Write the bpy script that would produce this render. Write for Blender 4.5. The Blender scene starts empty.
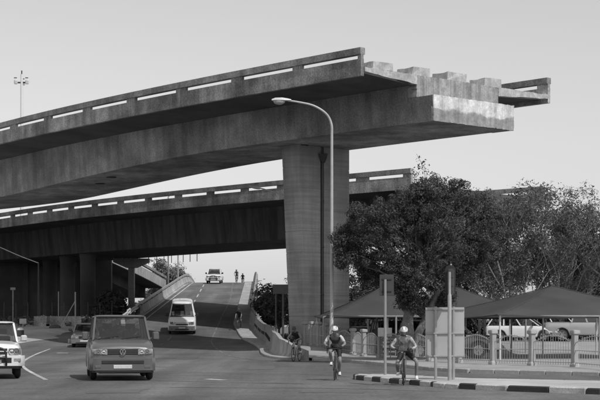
import bpy, bmesh, math, random
import numpy as np
from mathutils import Vector, Matrix
random.seed(7)
RD = math.radians
scene = bpy.context.scene
COL = scene.collection

# ------------------------------------------------------------------ camera, sky, sun, exposure
cam_d = bpy.data.cameras.new('camera')
cam = bpy.data.objects.new('camera', cam_d)
COL.objects.link(cam)
cam.location = (0, 0, 1.6)
cam.rotation_euler = (RD(90), 0, 0)
cam_d.sensor_width = 36
cam_d.lens = 90
cam_d.shift_y = 0.2117
cam_d.clip_start = 0.5
cam_d.clip_end = 9000
scene.camera = cam

SUN_EL, SUN_AZ = 52, 143          # azimuth clockwise from +Y (the way the camera looks)
world = bpy.data.worlds.new('World')
scene.world = world
world.use_nodes = True
wn, wl = world.node_tree.nodes, world.node_tree.links
sky = wn.new('ShaderNodeTexSky')
sky.sky_type = 'NISHITA'
sky.sun_disc = False
sky.sun_elevation = RD(SUN_EL)
sky.sun_rotation = RD(SUN_AZ)
sky.air_density = 2.4
sky.dust_density = 0.45
bw = wn.new('ShaderNodeRGBToBW')      # the place is seen in black and white
bg = wn['Background']
bg.inputs['Strength'].default_value = 0.11
wl.new(sky.outputs[0], bw.inputs[0])
wl.new(bw.outputs[0], bg.inputs[0])

sun_d = bpy.data.lights.new('sun', 'SUN')
sun_d.energy = 3.0
sun_d.angle = RD(0.6)
sun = bpy.data.objects.new('sun', sun_d)
COL.objects.link(sun)
_s = Vector((math.sin(RD(SUN_AZ))*math.cos(RD(SUN_EL)), math.cos(RD(SUN_AZ))*math.cos(RD(SUN_EL)), math.sin(RD(SUN_EL))))
sun.rotation_euler = _s.to_track_quat('Z', 'Y').to_euler()
scene.view_settings.view_transform = 'Standard'
scene.view_settings.look = 'None'
scene.view_settings.exposure = 0.0
scene.view_settings.gamma = 1.0

# ------------------------------------------------------------------ materials (all greys: the photograph is black and white)
MATS = {}
def mat(name, v, rough=.6, var=.12, scale=3.0, fine=0.0, bump=0.0, bscale=40.0, metal=0.0, spec=.5, streak=0.0, srep=.9,
        courses=0.0, patch=0.0, coat=0.0, island=0.0, trans=0.0, tracks=0.0, obrand=0.0, open_=0.0, lime=None):
    if name in MATS: return MATS[name]
    m = bpy.data.materials.new(name); MATS[name] = m
    m.use_nodes = True
    nt = m.node_tree; N = nt.nodes; L = nt.links
    p = N['Principled BSDF']
    p.inputs['Roughness'].default_value = rough
    p.inputs['Metallic'].default_value = metal
    p.inputs['Specular IOR Level'].default_value = spec
    p.inputs['Coat Weight'].default_value = coat
    tc = N.new('ShaderNodeTexCoord')
    co = tc.outputs['Object']
    def noise(sc, detail=4, stretch=None, off=0):
        n = N.new('ShaderNodeTexNoise'); n.inputs['Scale'].default_value = sc; n.inputs['Detail'].default_value = detail
        mp = N.new('ShaderNodeMapping'); L.new(co, mp.inputs[0])
        mp.inputs['Location'].default_value = (off, off*.7, off*1.3)
        if stretch: mp.inputs['Scale'].default_value = stretch
        L.new(mp.outputs[0], n.inputs['Vector'])
        return n.outputs['Fac']
    def mul(a, lo, hi, src0=.3, src1=.7):
        mr = N.new('ShaderNodeMapRange'); mr.inputs[1].default_value = src0; mr.inputs[2].default_value = src1
        mr.inputs[3].default_value = lo; mr.inputs[4].default_value = hi
        L.new(a, mr.inputs[0])
        return mr.outputs[0]
    def prod(a, b):
        q = N.new('ShaderNodeMath'); q.operation = 'MULTIPLY'
        L.new(a, q.inputs[0])
        if isinstance(b, float): q.inputs[1].default_value = b
        else: L.new(b, q.inputs[1])
        return q.outputs[0]
    f = mul(noise(scale, 5), v*(1-var), v*(1+var))
    if fine: f = prod(f, mul(noise(bscale, 3, off=3.1), 1-fine, 1+fine))
    if patch: f = prod(f, mul(noise(scale*.23, 6, off=9.7), 1-patch, 1+patch*.5, .38, .62))
    if streak:
        f = prod(f, mul(noise(1.0, 5, (srep*2.2, srep*2.2, .07), 5.3), 1-streak, 1+streak*.25, .35, .6))
        f = prod(f, mul(noise(1.0, 3, (srep*9, srep*9, .35), 1.7), 1-streak*.5, 1+streak*.1, .35, .65))
    if courses:
        w = N.new('ShaderNodeTexNoise'); w.inputs['Detail'].default_value = 2; w.inputs['Scale'].default_value = 1
        mp = N.new('ShaderNodeMapping'); mp.inputs['Scale'].default_value = (.25, .25, 7); L.new(co, mp.inputs[0]); L.new(mp.outputs[0], w.inputs['Vector'])
        f = prod(f, mul(w.outputs['Fac'], 1-courses, 1+courses*.6, .35, .65))
    if tracks:
        f = prod(f, mul(noise(1.0, 4, (.75, .035, 1), 2.2), 1-tracks, 1+tracks*.6, .35, .65))
    if lime:
        sx_ = N.new('ShaderNodeSeparateXYZ'); L.new(co, sx_.inputs[0])
        ad = N.new('ShaderNodeMath'); ad.operation = 'MULTIPLY_ADD'; L.new(noise(1.1, 5, None, 7.7), ad.inputs[0]); ad.inputs[1].default_value = lime[1]; L.new(sx_.outputs['Z'], ad.inputs[2])
        f = prod(f, mul(ad.outputs[0], 1.0, lime[2], lime[0]-.05, lime[0]+.08))
    if island:
        g = N.new('ShaderNodeNewGeometry')
        f = prod(f, mul(g.outputs['Random Per Island'], 1-island, 1+island, 0, 1))
    if obrand:
        oi = N.new('ShaderNodeObjectInfo')
        f = prod(f, mul(oi.outputs['Random'], 1-obrand, 1+obrand, 0, 1))
    cc = N.new('ShaderNodeCombineColor')
    for i in range(3): L.new(f, cc.inputs[i])
    L.new(cc.outputs[0], p.inputs['Base Color'])
    if bump:
        b = N.new('ShaderNodeBump'); b.inputs['Strength'].default_value = bump; b.inputs['Distance'].default_value = .02
        L.new(noise(bscale, 5, off=4.4), b.inputs['Height']); L.new(b.outputs[0], p.inputs['Normal'])
    if open_:
        t2_ = N.new('ShaderNodeBsdfTransparent')
    if trans:
        t = N.new('ShaderNodeBsdfTranslucent'); L.new(cc.outputs[0], t.inputs[0])
        mx = N.new('ShaderNodeMixShader'); mx.inputs[0].default_value = trans
        L.new(p.outputs[0], mx.inputs[1]); L.new(t.outputs[0], mx.inputs[2]); L.new(mx.outputs[0], N['Material Output'].inputs[0])
        if open_:
            m2 = N.new('ShaderNodeMixShader'); m2.inputs[0].default_value = open_; L.new(mx.outputs[0], m2.inputs[1]); L.new(t2_.outputs[0], m2.inputs[2]); L.new(m2.outputs[0], N['Material Output'].inputs[0])
    return m
def glass_mat(name, tint, refl=.5):
    if name in MATS: return MATS[name]
    m = bpy.data.materials.new(name); MATS[name] = m; m.use_nodes = True
    nt = m.node_tree; N = nt.nodes; L = nt.links
    N.remove(N['Principled BSDF'])
    tr = N.new('ShaderNodeBsdfTransparent'); tr.inputs[0].default_value = (tint, tint, tint, 1)
    gl = N.new('ShaderNodeBsdfGlossy'); gl.inputs['Roughness'].default_value = .03
    gl.inputs[0].default_value = (.9, .9, .9, 1)
    fr = N.new('ShaderNodeFresnel'); fr.inputs[0].default_value = 2.3
    ge = N.new('ShaderNodeNewGeometry'); inv = N.new('ShaderNodeMath'); inv.operation = 'SUBTRACT'; inv.inputs[0].default_value = 1; L.new(ge.outputs['Backfacing'], inv.inputs[1])
    fm = N.new('ShaderNodeMath'); fm.operation = 'MULTIPLY'; L.new(fr.outputs[0], fm.inputs[0]); L.new(inv.outputs[0], fm.inputs[1])
    mx = N.new('ShaderNodeMixShader')
    L.new(fm.outputs[0], mx.inputs[0]); L.new(tr.outputs[0], mx.inputs[1]); L.new(gl.outputs[0], mx.inputs[2])
    L.new(mx.outputs[0], N['Material Output'].inputs[0])
    return m
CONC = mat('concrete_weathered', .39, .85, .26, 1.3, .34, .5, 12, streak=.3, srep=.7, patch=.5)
CONCRAIL = mat('concrete_rail', .3, .85, .26, 1.2, .34, .5, 12, streak=.2, patch=.35)
CONCSOF = mat('concrete_soffit', .09, .9, .16, .8, .12, .2, 20, patch=.35)  # deep shade under the decks is put into this dark base colour
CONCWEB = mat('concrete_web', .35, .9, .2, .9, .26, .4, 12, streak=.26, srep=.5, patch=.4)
CONCWEBD = mat('concrete_web_shaded', .1, .9, .1, .6, .1, .25, 25, streak=.45, srep=.7)  # streaked web concrete, with the lower deck's shade painted into its tone
CONCEND = mat('concrete_end_dirty', .36, .9, .14, 9, .25, .3, 30, patch=.2, streak=.3, srep=1.5)  # greyer, mottled concrete for the recessed upper end face
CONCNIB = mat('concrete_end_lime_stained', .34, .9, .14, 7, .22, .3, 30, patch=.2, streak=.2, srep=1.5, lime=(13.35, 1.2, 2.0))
CONCRAW = mat('concrete_broken_end', .48, .9, .16, 8, .22, .3, 30, patch=.2, streak=.15)
CONCPIER = mat('concrete_pier', .33, .85, .12, .8, .12, .3, 25, courses=.13, streak=.2, srep=.5, patch=.25)
CONCPALE = mat('concrete_pale', .42, .85, .14, 1.5, .15, .3, 40, streak=.25, patch=.15)
CONCBAR = mat('concrete_barrier', .36, .85, .16, 1.2, .15, .3, 30, streak=.35, patch=.2)
ASPH = mat('asphalt', .14, .9, .12, .6, .26, .3, 11, patch=.22, tracks=.24, spec=.25)
PAVE = mat('paving', .31, .9, .14, 1.0, .15, .3, 40, patch=.15)
SAND = mat('sandy_gravel', .48, .95, .2, .5, .25, .5, 20, patch=.35)
SOIL = mat('soil_and_grass', .12, .95, .3, .35, .3, .5, 15, patch=.4)
ISL = mat('island_paving', .42, .9, .12, 1.2, .15, .2, 40, patch=.2)
LINE = mat('road_paint_white', .5, .7, .2, 3, .3, .1, 50, patch=.3)
LINEF = mat('road_paint_worn', .155, .8, .25, 3, .4, .1, 50, patch=.5)
KBLK = mat('kerb_paint_black', .035, .6, .3, 4, .3, .2, 40, patch=.3)
KWHT = mat('kerb_paint_white', .52, .7, .2, 4, .25, .2, 40, patch=.35)
KERB = mat('kerb_concrete', .38, .85, .15, 2, .2, .3, 40, patch=.2, obrand=.12)
BARP = mat('fence_bar_paint', .42, .5, .1, 4)
LAMPP = mat('lamp_post_paint', .4, .45, .1, 3)
STEELP = mat('painted_steel_pale', .58, .45, .08, 3, spec=.5)
STEELG = mat('galvanised_steel', .36, .45, .12, 5, metal=.35)
STEELM = mat('grey_painted_pole', .27, .5, .1, 4)
STEELD = mat('dark_steel', .05, .5, .15, 4)
RUBBER = mat('rubber', .022, .8, .2, 8)
BLACKP = mat('black_plastic', .02, .5, .2, 8)
PAINTD = mat('grey_car_paint', .12, .32, .04, 2, coat=.6, metal=.2)
PAINTM = mat('mid_grey_car_paint', .2, .3, .05, 2, coat=.6, metal=.3)
PAINTK = mat('black_car_paint', .02, .25, .05, 2, coat=.8)
PAINTW = mat('white_car_paint', .72, .28, .03, 2, coat=.5)
PAINTS = mat('silver_car_paint', .45, .32, .04, 2, coat=.6, metal=.35)
ALLOY = mat('alloy_wheel', .42, .35, .08, 6, metal=.6)
CHROME = mat('chrome', .75, .12, .02, 6, metal=1.0)
LAMPG = mat('lamp_lens', .38, .12, .3, 30, metal=.3, coat=.6)
LAMPD = mat('dark_lens', .12, .2, .1, 30, coat=.6)
PLATE = mat('plate_pale', .55, .5, .15, 30)
SEAT = mat('seat_fabric', .1, .9, .15, 10)
PAPER = mat('paper', .75, .7, .03, 5)
GLASS = glass_mat('clear_glass', .72)
GLASSD = glass_mat('tinted_glass', .3)
FABRIC = mat('shade_cloth', .15, .9, .1, .7, .1, .15, 80, trans=.45, patch=.15, open_=.3)
SKIN = mat('skin', .21, .6, .06, 10)
HELW = mat('helmet_white', .72, .35, .03, 10)
HELD = mat('helmet_dark', .05, .35, .03, 10)
JERG = mat('jersey_grey', .15, .8, .5, 9, .2, .4, 12)
JERPAN = mat('jersey_dark_panel', .04, .8, .3, 9, .2, .4, 12)
JERP = mat('jersey_pale', .36, .8, .45, 10, .2, .4, 12)
JERK = mat('jersey_black', .02, .8, .3, 6)
SHORTK = mat('shorts_black', .016, .75, .2, 6)
SLEEVEW = mat('sleeve_white', .5, .8, .1, 6)
SHOEW = mat('shoe_white', .7, .5, .05, 6)
SHOED = mat('shoe_dark', .04, .5, .05, 6)
HAIR = mat('hair_dark', .02, .6, .2, 20)
BIKE = mat('bike_frame_paint', .12, .35, .1, 6, coat=.5)
BIKEW = mat('bike_frame_pale', .5, .35, .1, 6, coat=.5)
BARK = mat('bark_pale', .17, .9, .3, 4, .25, .6, 18)
BARKL = mat('bark_bleached', .23, .9, .2, 4, .2, .4, 18)
BARKD = mat('bark_dark', .1, .9, .3, 4, .25, .6, 18)
LEAF1 = mat('leaf_evergreen', .092, .85, .6, 1.5, island=.32, trans=.3, spec=.12)
LEAF2 = mat('leaf_grey_green', .165, .85, .45, .9, island=.35, trans=.35, spec=.12)
LEAF3 = mat('leaf_dark', .1, .85, .45, .8, island=.35, trans=.3, spec=.12)
LEAF4 = mat('leaf_pale', .17, .6, .2, .5, island=.5, trans=.3, spec=.3)
GRASS = mat('dry_grass', .13, .9, .3, .6, island=.5, trans=.2)
SIGNBACK = mat('sign_back_aluminium', .44, .5, .08, 1.2, metal=.25)

# ------------------------------------------------------------------ geometry helpers
class MB:
    """collects verts and faces, then links them as ONE mesh object"""
    def __init__(s): s.v = []; s.f = []; s.m = []
    def add(s, vs, fs, mi=0):
        o = len(s.v); s.v += [tuple(p) for p in vs]
        s.f += [tuple(i+o for i in f) for f in fs]; s.m += [mi]*len(fs); return s
    def loft(s, rings, cap0=True, cap1=True, mi=0, closed=True):
        n = len(rings[0]); vs = [p for r in rings for p in r]; fs = []
        for i in range(len(rings)-1):
            for j in range(n if closed else n-1):
                k = (j+1) % n
                fs.append((i*n+j, i*n+k, (i+1)*n+k, (i+1)*n+j))
        if cap0: fs.append(tuple(range(n-1, -1, -1)))
        if cap1: fs.append(tuple((len(rings)-1)*n+j for j in range(n)))
        return s.add(vs, fs, mi)
    def rbox(s, c, d, r=.01, M=None, mi=0):
        hx, hy, hz = d[0]/2, d[1]/2, d[2]/2; r = min(r, hx*.49, hy*.49, hz*.49)
        rings = []
        for z, ins in ((-hz, r), (-hz+r, 0), (hz-r, 0), (hz, r)):
            x, y = hx-ins, hy-ins
            rings.append([(x, -y+r, z), (x, y-r, z), (x-r, y, z), (-x+r, y, z), (-x, y-r, z), (-x, -y+r, z), (-x+r, -y, z), (x-r, -y, z)])
        c = Vector(c)
        rings = [[(M @ Vector(p) if M else Vector(p)) + c for p in q] for q in rings]
        return s.loft(rings, mi=mi)
    def box(s, x0, x1, y0, y1, z0, z1, r=.008, mi=0):
        return s.rbox(((x0+x1)/2, (y0+y1)/2, (z0+z1)/2), (abs(x1-x0), abs(y1-y0), abs(z1-z0)), r, mi=mi)
    def tube(s, pts, rad, n=8, mi=0, caps=True):
        pts = [Vector(p) for p in pts]
        if not hasattr(rad, '__len__'): rad = [rad]*len(pts)
        rings = []; up = None
        for i, p in enumerate(pts):
            d = (pts[min(i+1, len(pts)-1)]-pts[max(i-1, 0)])
            if d.length < 1e-9: d = Vector((0, 0, 1))
            d.normalize()
            if up is None:
                up = Vector((0, 0, 1)) if abs(d.z) < .9 else Vector((1, 0, 0))
            a = (up - d*up.dot(d)).normalized(); b = d.cross(a); up = a
            rings.append([p + (a*math.cos(2*math.pi*k/n) + b*math.sin(2*math.pi*k/n))*rad[i] for k in range(n)])
        return s.loft(rings, caps, caps, mi)
    def bar(s, p, q, w, h, mi=0):
        """rectangular bar from p to q"""
        p, q = Vector(p), Vector(q); d = q-p; L = d.length
        M = d.to_track_quat('Z', 'Y').to_matrix()
        return s.rbox((p+q)/2, (w, h, L), min(w, h)*.12, M, mi)
    def ring(s, c, R, r, axis='x', n=24, k=8, flat=1.0, mi=0):
        rings = []
        for i in range(n):
            a = 2*math.pi*i/n; q = []
            for j in range(k):
                b = 2*math.pi*j/k; rr = R + r*math.cos(b); o = r*flat*math.sin(b)
                p = (o, rr*math.cos(a), rr*math.sin(a)) if axis == 'x' else (rr*math.cos(a), o, rr*math.sin(a))
                q.append((p[0]+c[0], p[1]+c[1], p[2]+c[2]))
            rings.append(q)
        vs = [p for q in rings for p in q]; fs = []
        for i in range(n):
            for j in range(k):
                fs.append((i*k+j, i*k+(j+1) % k, ((i+1) % n)*k+(j+1) % k, ((i+1) % n)*k+j))
        return s.add(vs, fs, mi)
    def ell(s, c, r, n=12, k=8, mi=0, M=None):
        rings = []
        for i in range(k+1):
            t = math.pi*(i/k); rr = max(math.sin(t), .02); z = -math.cos(t)
            q = [Vector((r[0]*rr*math.cos(2*math.pi*j/n), r[1]*rr*math.sin(2*math.pi*j/n), r[2]*z)) for j in range(n)]
            rings.append([(M @ p if M else p) + Vector(c) for p in q])
        return s.loft(rings, mi=mi)
    def mesh(s, name, mats, smooth=True):
        m = bpy.data.meshes.new(name); m.from_pydata(s.v, [], s.f)
        if not isinstance(mats, (list, tuple)): mats = [mats]
        for q in mats: m.materials.append(q)
        m.polygons.foreach_set('material_index', s.m)
        b = bmesh.new(); b.from_mesh(m); bmesh.ops.recalc_face_normals(b, faces=b.faces)
        if smooth:
            for f in b.faces: f.smooth = True
            for e in b.edges:
                if len(e.link_faces) == 2 and e.calc_face_angle(0) > .6: e.smooth = False
        b.to_mesh(m); b.free(); m.update()
        return m
    def build(s, name, mats, parent=None, smooth=True):
        return link(name, s.mesh(name, mats, smooth), parent)
def link(name, mesh, parent=None, loc=None):
    o = bpy.data.objects.new(name, mesh); COL.objects.link(o)
    if parent is not None: o.parent = parent
    if loc is not None: o.location = loc
    return o
def tag(o, label=None, cat=None, group=None, kind=None):
    if label: o['label'] = label
    if cat: o['category'] = cat
    if group: o['group'] = group
    if kind: o['kind'] = kind
    return o
def thing(name, label, cat, loc=(0, 0, 0), rz=0.0, group=None):
    o = bpy.data.objects.new(name, None); COL.objects.link(o); o.empty_display_size = .3
    o.location = loc; o.rotation_euler = (0, 0, rz)
    return tag(o, label, cat, group)
KIDS = {}
def kids(o): return [c for c in COL.objects if c.parent == o]
def dup(root, loc, rz=None, label=None, scale=None):
    r = root.copy(); COL.objects.link(r); r.location = loc
    if rz is not None: r.rotation_euler = (0, 0, rz)
    if scale: r.scale = (scale,)*3
    if label: r['label'] = label
    for ch in list(root.children):
        c = ch.copy(); COL.objects.link(c); c.parent = r
        for g in list(ch.children):
            d = g.copy(); COL.objects.link(d); d.parent = c
    return r
def structure(o): o['kind'] = 'structure'; return o

# ------------------------------------------------------------------ terrain
def interp(t, tab):
    if t <= tab[0][0]: return tab[0][1]
    for (a, va), (b, vb) in zip(tab, tab[1:]):
        if t <= b: return va + (vb-va)*(t-a)/(b-a)
    return tab[-1][1]
def sm(t): t = min(1, max(0, t)); return t*t*(3-2*t)
RAMP = [(70, 0), (80, .15), (90, .4), (104, .62), (108, .78), (115, 1.35), (125, 2.35), (183, 6.97), (198, 7.5), (215, 7.2), (265, 4.0), (330, 0)]
LEFT = [(77, 0), (91, .35), (112, 1.65), (128, 2.2), (5000, 2.3)]
def smooth_tab(t, tab, w): return sum(interp(t+w*(k/4-1), tab) for k in range(9))/9
def zramp(y): return smooth_tab(y, RAMP, 5)
def zleft(y): return smooth_tab(y, LEFT, 5)
def rampL(y): return interp(y, [(112, -13.4), (183, -13.9), (230, -15.5), (330, -22)])
def rampR(y): return interp(y, [(70, .3), (72, -.45), (75, -1.2), (80, -1.6), (101, -2.4), (119.5, -4.06), (183, -5.5), (230, -7.5), (330, -14)])
def rise(x, y): return .42*sm((y-70)/12)*sm((3.6-x)/3) + .62*sm((y-81)/7)*sm((x-7)/3)
def Groad(x, y):
    a = zramp(y); b = zleft(y)
    return a + (b-a)*sm((-13.2-x)/5)
def G(x, y):
    """natural ground"""
    t = sm((x+17)/15)
    right = rise(x, y) if x > -3 else .42*sm((y-70)/12)
    return zleft(y)*(1-t) + right*t
def hit(px, py, fn=Groad):
    """where the sight line of a pixel of the 600x400 photograph meets the ground"""
    y = 20.0
    while y < 400:
        x = (px-300)*y/1500; z = 1.6-(py-327)*y/1500
        if z <= fn(x, y): break
        y += .1
    return x, y
def grid_sheet(name, xs, ys, zf, m):
    vs = []; fs = []
    for y in ys:
        for x in xs: vs.append((x, y, zf(x, y)))
    n = len(xs)
    for j in range(len(ys)-1):
        for i in range(n-1): fs.append((j*n+i, j*n+i+1, (j+1)*n+i+1, (j+1)*n+i))
    b = MB(); b.add(vs, fs); return structure(b.build(name, m))
def frange(a, b, st): return [a+i*st for i in range(int(round((b-a)/st))+1)]
_xs = [-3000, -800, -300, -150, -80, -60] + frange(-50, 30, 1.0) + [35, 45, 60, 100, 200, 500, 1200, 3000]
_ys = [-200, -20, 10, 30] + frange(50, 140, 1.5) + [150, 170, 200, 250, 300, 400, 600, 1200, 3000, 6000]
grid_sheet('ground', _xs, _ys, lambda x, y: G(x, y)-.12-(1.2 if (rampL(y)-1 < x < rampR(y) and y > 75) else 0), SOIL)

# the road: one sheet from the foreground on to the ramp and over its crest
def road_edges(y):
    if y < 62: L, Rr = -90, 40
    else: L, Rr = -90, interp(y, [(62, 6), (66, 3.2), (68.6, 1.95), (70, .6), (71, .25)]) if y < 71 else rampR(y)
    if y >= 88: L = interp(y, [(88, -90), (90, -40), (92.5, -18), (101, -16.2), (110, -14.7), (118, -13.6), (124, rampL(124))])
    if y > 124: L = rampL(y)
    return L, Rr
vs = []; fs = []; rows = frange(15, 60, 3)[:-1] + frange(60, 130, 1.0) + frange(133, 330, 4)
NX = 60
for y in rows:
    L, Rr = road_edges(y)
    for i in range(NX+1):
        t = i/NX
        if L < -20 and y < 124: x = (L + (-20-L)*t*5) if t < .2 else (-20 + (Rr+20)*(t-.2)/.8)
        else: x = L+(Rr-L)*t
        vs.append((x, y, Groad(x, y)))
for j in range(len(rows)-1):
    for i in range(NX): fs.append((j*(NX+1)+i, j*(NX+1)+i+1, (j+1)*(NX+1)+i+1, (j+1)*(NX+1)+i))
b = MB(); b.add(vs, fs); structure(b.build('road', ASPH))

def ribbon(name, pts, w, m, h=.006, fn=Groad, step=.5):
    """painted line along points (x, y) lying on the road"""
    P = [Vector((p[0], p[1])) for p in pts]; Q = []
    for a, c in zip(P, P[1:]):
        n = max(1, int((c-a).length/step))
        for k in range(n): Q.append(a+(c-a)*k/n)
    Q.append(P[-1]); vs = []; fs = []
    for i, q in enumerate(Q):
        d = (Q[min(i+1, len(Q)-1)]-Q[max(i-1, 0)]).normalized(); nrm = Vector((-d.y, d.x))
        ww = w if not hasattr(w, '__len__') else w[0]+(w[1]-w[0])*i/max(1, len(Q)-1)
        for sgn in (-1, 1):
            c = q+nrm*sgn*ww/2; vs.append((c.x, c.y, fn(c.x, c.y)+h))
    for i in range(len(Q)-1): fs.append((2*i, 2*i+1, 2*i+3, 2*i+2))
    b = MB(); b.add(vs, fs); return structure(b.build(name, m, smooth=False))
def curve_pts(pts, n=8):
    P = [Vector(p) for p in pts]; out = []
    for i in range(len(P)-1):
        p0, p1, p2, p3 = P[max(i-1, 0)], P[i], P[i+1], P[min(i+2, len(P)-1)]
        for k in range(n):
            t = k/n
            out.append(.5*((2*p1)+(p2-p0)*t+(2*p0-5*p1+4*p2-p3)*t*t+(3*p1-p0-3*p2+p3)*t**3))
    out.append(P[-1]); return out
def px_line(name, pix, w, m, h=.006):
    return ribbon(name, curve_pts([hit(*q) for q in pix], 6), w, m, h)
px_line('lane_line', [(50, 349), (37, 354), (27, 359), (22, 364), (27, 370), (46, 380)], .14, LINE)
px_line('lane_line', [(57, 353.2), (68, 353.2)], .55, LINE)
px_line('stop_line', [(157, 381), (228, 382.6), (303, 384)], .16, LINEF)
px_line('stop_line', [(170, 387.4), (230, 387.8), (330, 388.4), (440, 391.5)], .22, mat('road_paint_ghost', .17, .9, .2, 3, .4, .1, 50, patch=.4))
px_line('lane_line', [(207, 379.2), (225, 380.4)], .3, LINE)
px_line('lane_line', [(302, 374.5), (331, 375.6)], .3, LINEF)
px_line('lane_line', [(152, 366), (166, 367.5)], .2, LINEF)
px_line('lane_line', [(352, 383), (372, 385)], .25, LINEF)
ribbon('shoulder_line', curve_pts([(-8.3, 186), (-7.0, 150), (-6.6, 126), (-6.3, 108), (-5.6, 96), (-4.6, 85), (-3.4, 76), (-1.8, 70.5)], 8), .1, MATS['road_paint_ghost'])
for y0 in range(64, 200, 10):
    xx = lambda y: interp(y, [(60, -7.5), (110, -9.4), (137, -10), (183, -11.6), (210, -12.3)])
    if y0 in (64, 84): continue
    ribbon('lane_dash', [(xx(y0), y0), (xx(y0+5.2), y0+5.2)], .13, LINE if y0 > 110 else LINEF)
ribbon('shoulder_line', [(rampL(y)+.75 if y > 118 else -13.2, y) for y in range(112, 210, 6)], .13, LINE)
for p in ((165, 288), (150, 345), (262, 345), (253, 361)):
    x, y = hit(*p); ribbon('road_patch', [(x-.5, y), (x+.7, y)], .8, LINEF)

# repairs in the asphalt
PATCHM = mat('asphalt_repair', .125, .9, .12, .8, .25, .4, 60, patch=.2, spec=.25)
for (px, py), w_, l_ in (((118, 391), 1.3, 2.6), ((262, 368), 1.0, 5.0), ((332, 392), 1.6, 1.3), ((190, 358), .8, 4.0)):
    x, y = hit(px, py); rr = random.Random(px)
    ribbon('road_repair', [(x+rr.uniform(-.1, .1), y-l_/2+k*l_/4) for k in range(5)], w_, PATCHM, h=.005)

# sandy verge left of the road, under the bridges
vp = []
for y in frange(89, 125, 1.0):
    L, _ = road_edges(y)
    vp.append((y, max(L, -60)-.02))
vs = []; fs = []
for y, L in vp:
    for i in range(14):
        x = L - i*2.6; vs.append((x, y, (Groad(x, y)+.012) if i == 0 else max(G(x, y), Groad(x, y))+.03+.05*math.sin(x*1.7+y*.9)*math.sin(y*.8)))
for j in range(len(vp)-1):
    for i in range(13): fs.append((j*14+i, j*14+i+1, (j+1)*14+i+1, (j+1)*14+i))
b = MB(); b.add(vs, fs); structure(b.build('sandy_verge', SAND))
# pavement and car park on the right, with a kerb of separate stones
KX = [(36, 60), (40, 30), (46, 14), (49, 9.8), (52.2, 5.9), (55, 4.8), (60, 4.05), (68.6, 2.0), (70.2, .6), (71, .75)]
def kerb_x(y): return interp(y, KX) if y < 71 else rampR(y)+.5
vs = []; fs = []; rows = frange(36, 130, 1.0); NX = 40
for y in rows:
    L = kerb_x(y)+.1
    for i in range(NX+1):
        x = L+(70-L)*(i/NX)**1.6; vs.append((x, y, rise(x, y)+.125))
for j in range(len(rows)-1):
    for i in range(NX): fs.append((j*(NX+1)+i, j*(NX+1)+i+1, (j+1)*(NX+1)+i+1, (j+1)*(NX+1)+i))
b = MB(); b.add(vs, fs); pavement = structure(b.build('pavement', PAVE))
def stones(name, pts, L, mats, parent, w=.15, h=.14, z=lambda x, y: 0.0, lens=None, gap=.012):
    P = [Vector(p) for p in pts]; acc = 0; k = 0
    for a, c in zip(P, P[1:]):
        d = c-a; tot = d.length; d.normalize(); s = 0
        while s < tot-.05:
            ll = min((lens[k % len(lens)] if lens else L), tot-s)
            m = a+d*(s+ll/2); ang = math.atan2(d.y, d.x)
            mb = MB(); mb.rbox((0, 0, h/2-.05), (ll-gap, w, h+.1), .025)
            o = mb.build(name, mats[k % len(mats)], parent)
            o.location = (m.x, m.y, z(m.x, m.y)+random.uniform(-.006, .006)); o.rotation_euler = (0, 0, ang+random.uniform(-.01, .01))
            s += ll; k += 1
stones('kerb_stone', [(14, 46), (9.8, 49), (5.9, 52.2), (4.8, 55), (4.05, 60), (2.0, 68.6), (.6, 70.2)], 1.0, [KERB], pavement, z=rise)

# traffic island with painted kerb
front = [(1.72, 46.4), (1.76, 45.4), (2.6, 42.8), (3.62, 40.1)]
nose = [(3.62, 40.1), (3.85, 39.3), (4.15, 38.75)]
front2 = [(4.15, 38.75), (5.2, 37.3), (7.15, 35.5), (11, 32.4)]
back = [(14, 33), (12, 38.8), (8.2, 41.2), (4.9, 43.2), (3.7, 45.2), (2.8, 46.9), (1.95, 47.0)]
poly = front + nose[1:] + front2[1:] + back
cx = sum(p[0] for p in poly)/len(poly); cy = sum(p[1] for p in poly)/len(poly)
mb = MB(); n = len(poly)
ins = [(p[0]+(cx-p[0])*.03, p[1]+(cy-p[1])*.03) for p in poly]
mb.add([(p[0], p[1], .0) for p in ins] + [(p[0], p[1], .122) for p in ins], [tuple(range(n, 2*n))] + [(i, (i+1) % n, n+(i+1) % n, n+i) for i in range(n)])
island = structure(mb.build('traffic_island', ISL, smooth=False))
stones('kerb_stone', front, .68, [KBLK, KWHT], island, w=.16, h=.145)
stones('kerb_stone', nose, .6, [KWHT], island, w=.16, h=.13)
stones('kerb_stone', front2, 1.0, [KBLK, KWHT], island, w=.16, h=.15, lens=[.62, 1.15, 1.2, 1.05])
stones('kerb_stone', [back[1], back[2], back[3], back[4], back[5], back[6], front[0]], 1.0, [KERB], island, w=.15, h=.13)

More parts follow.
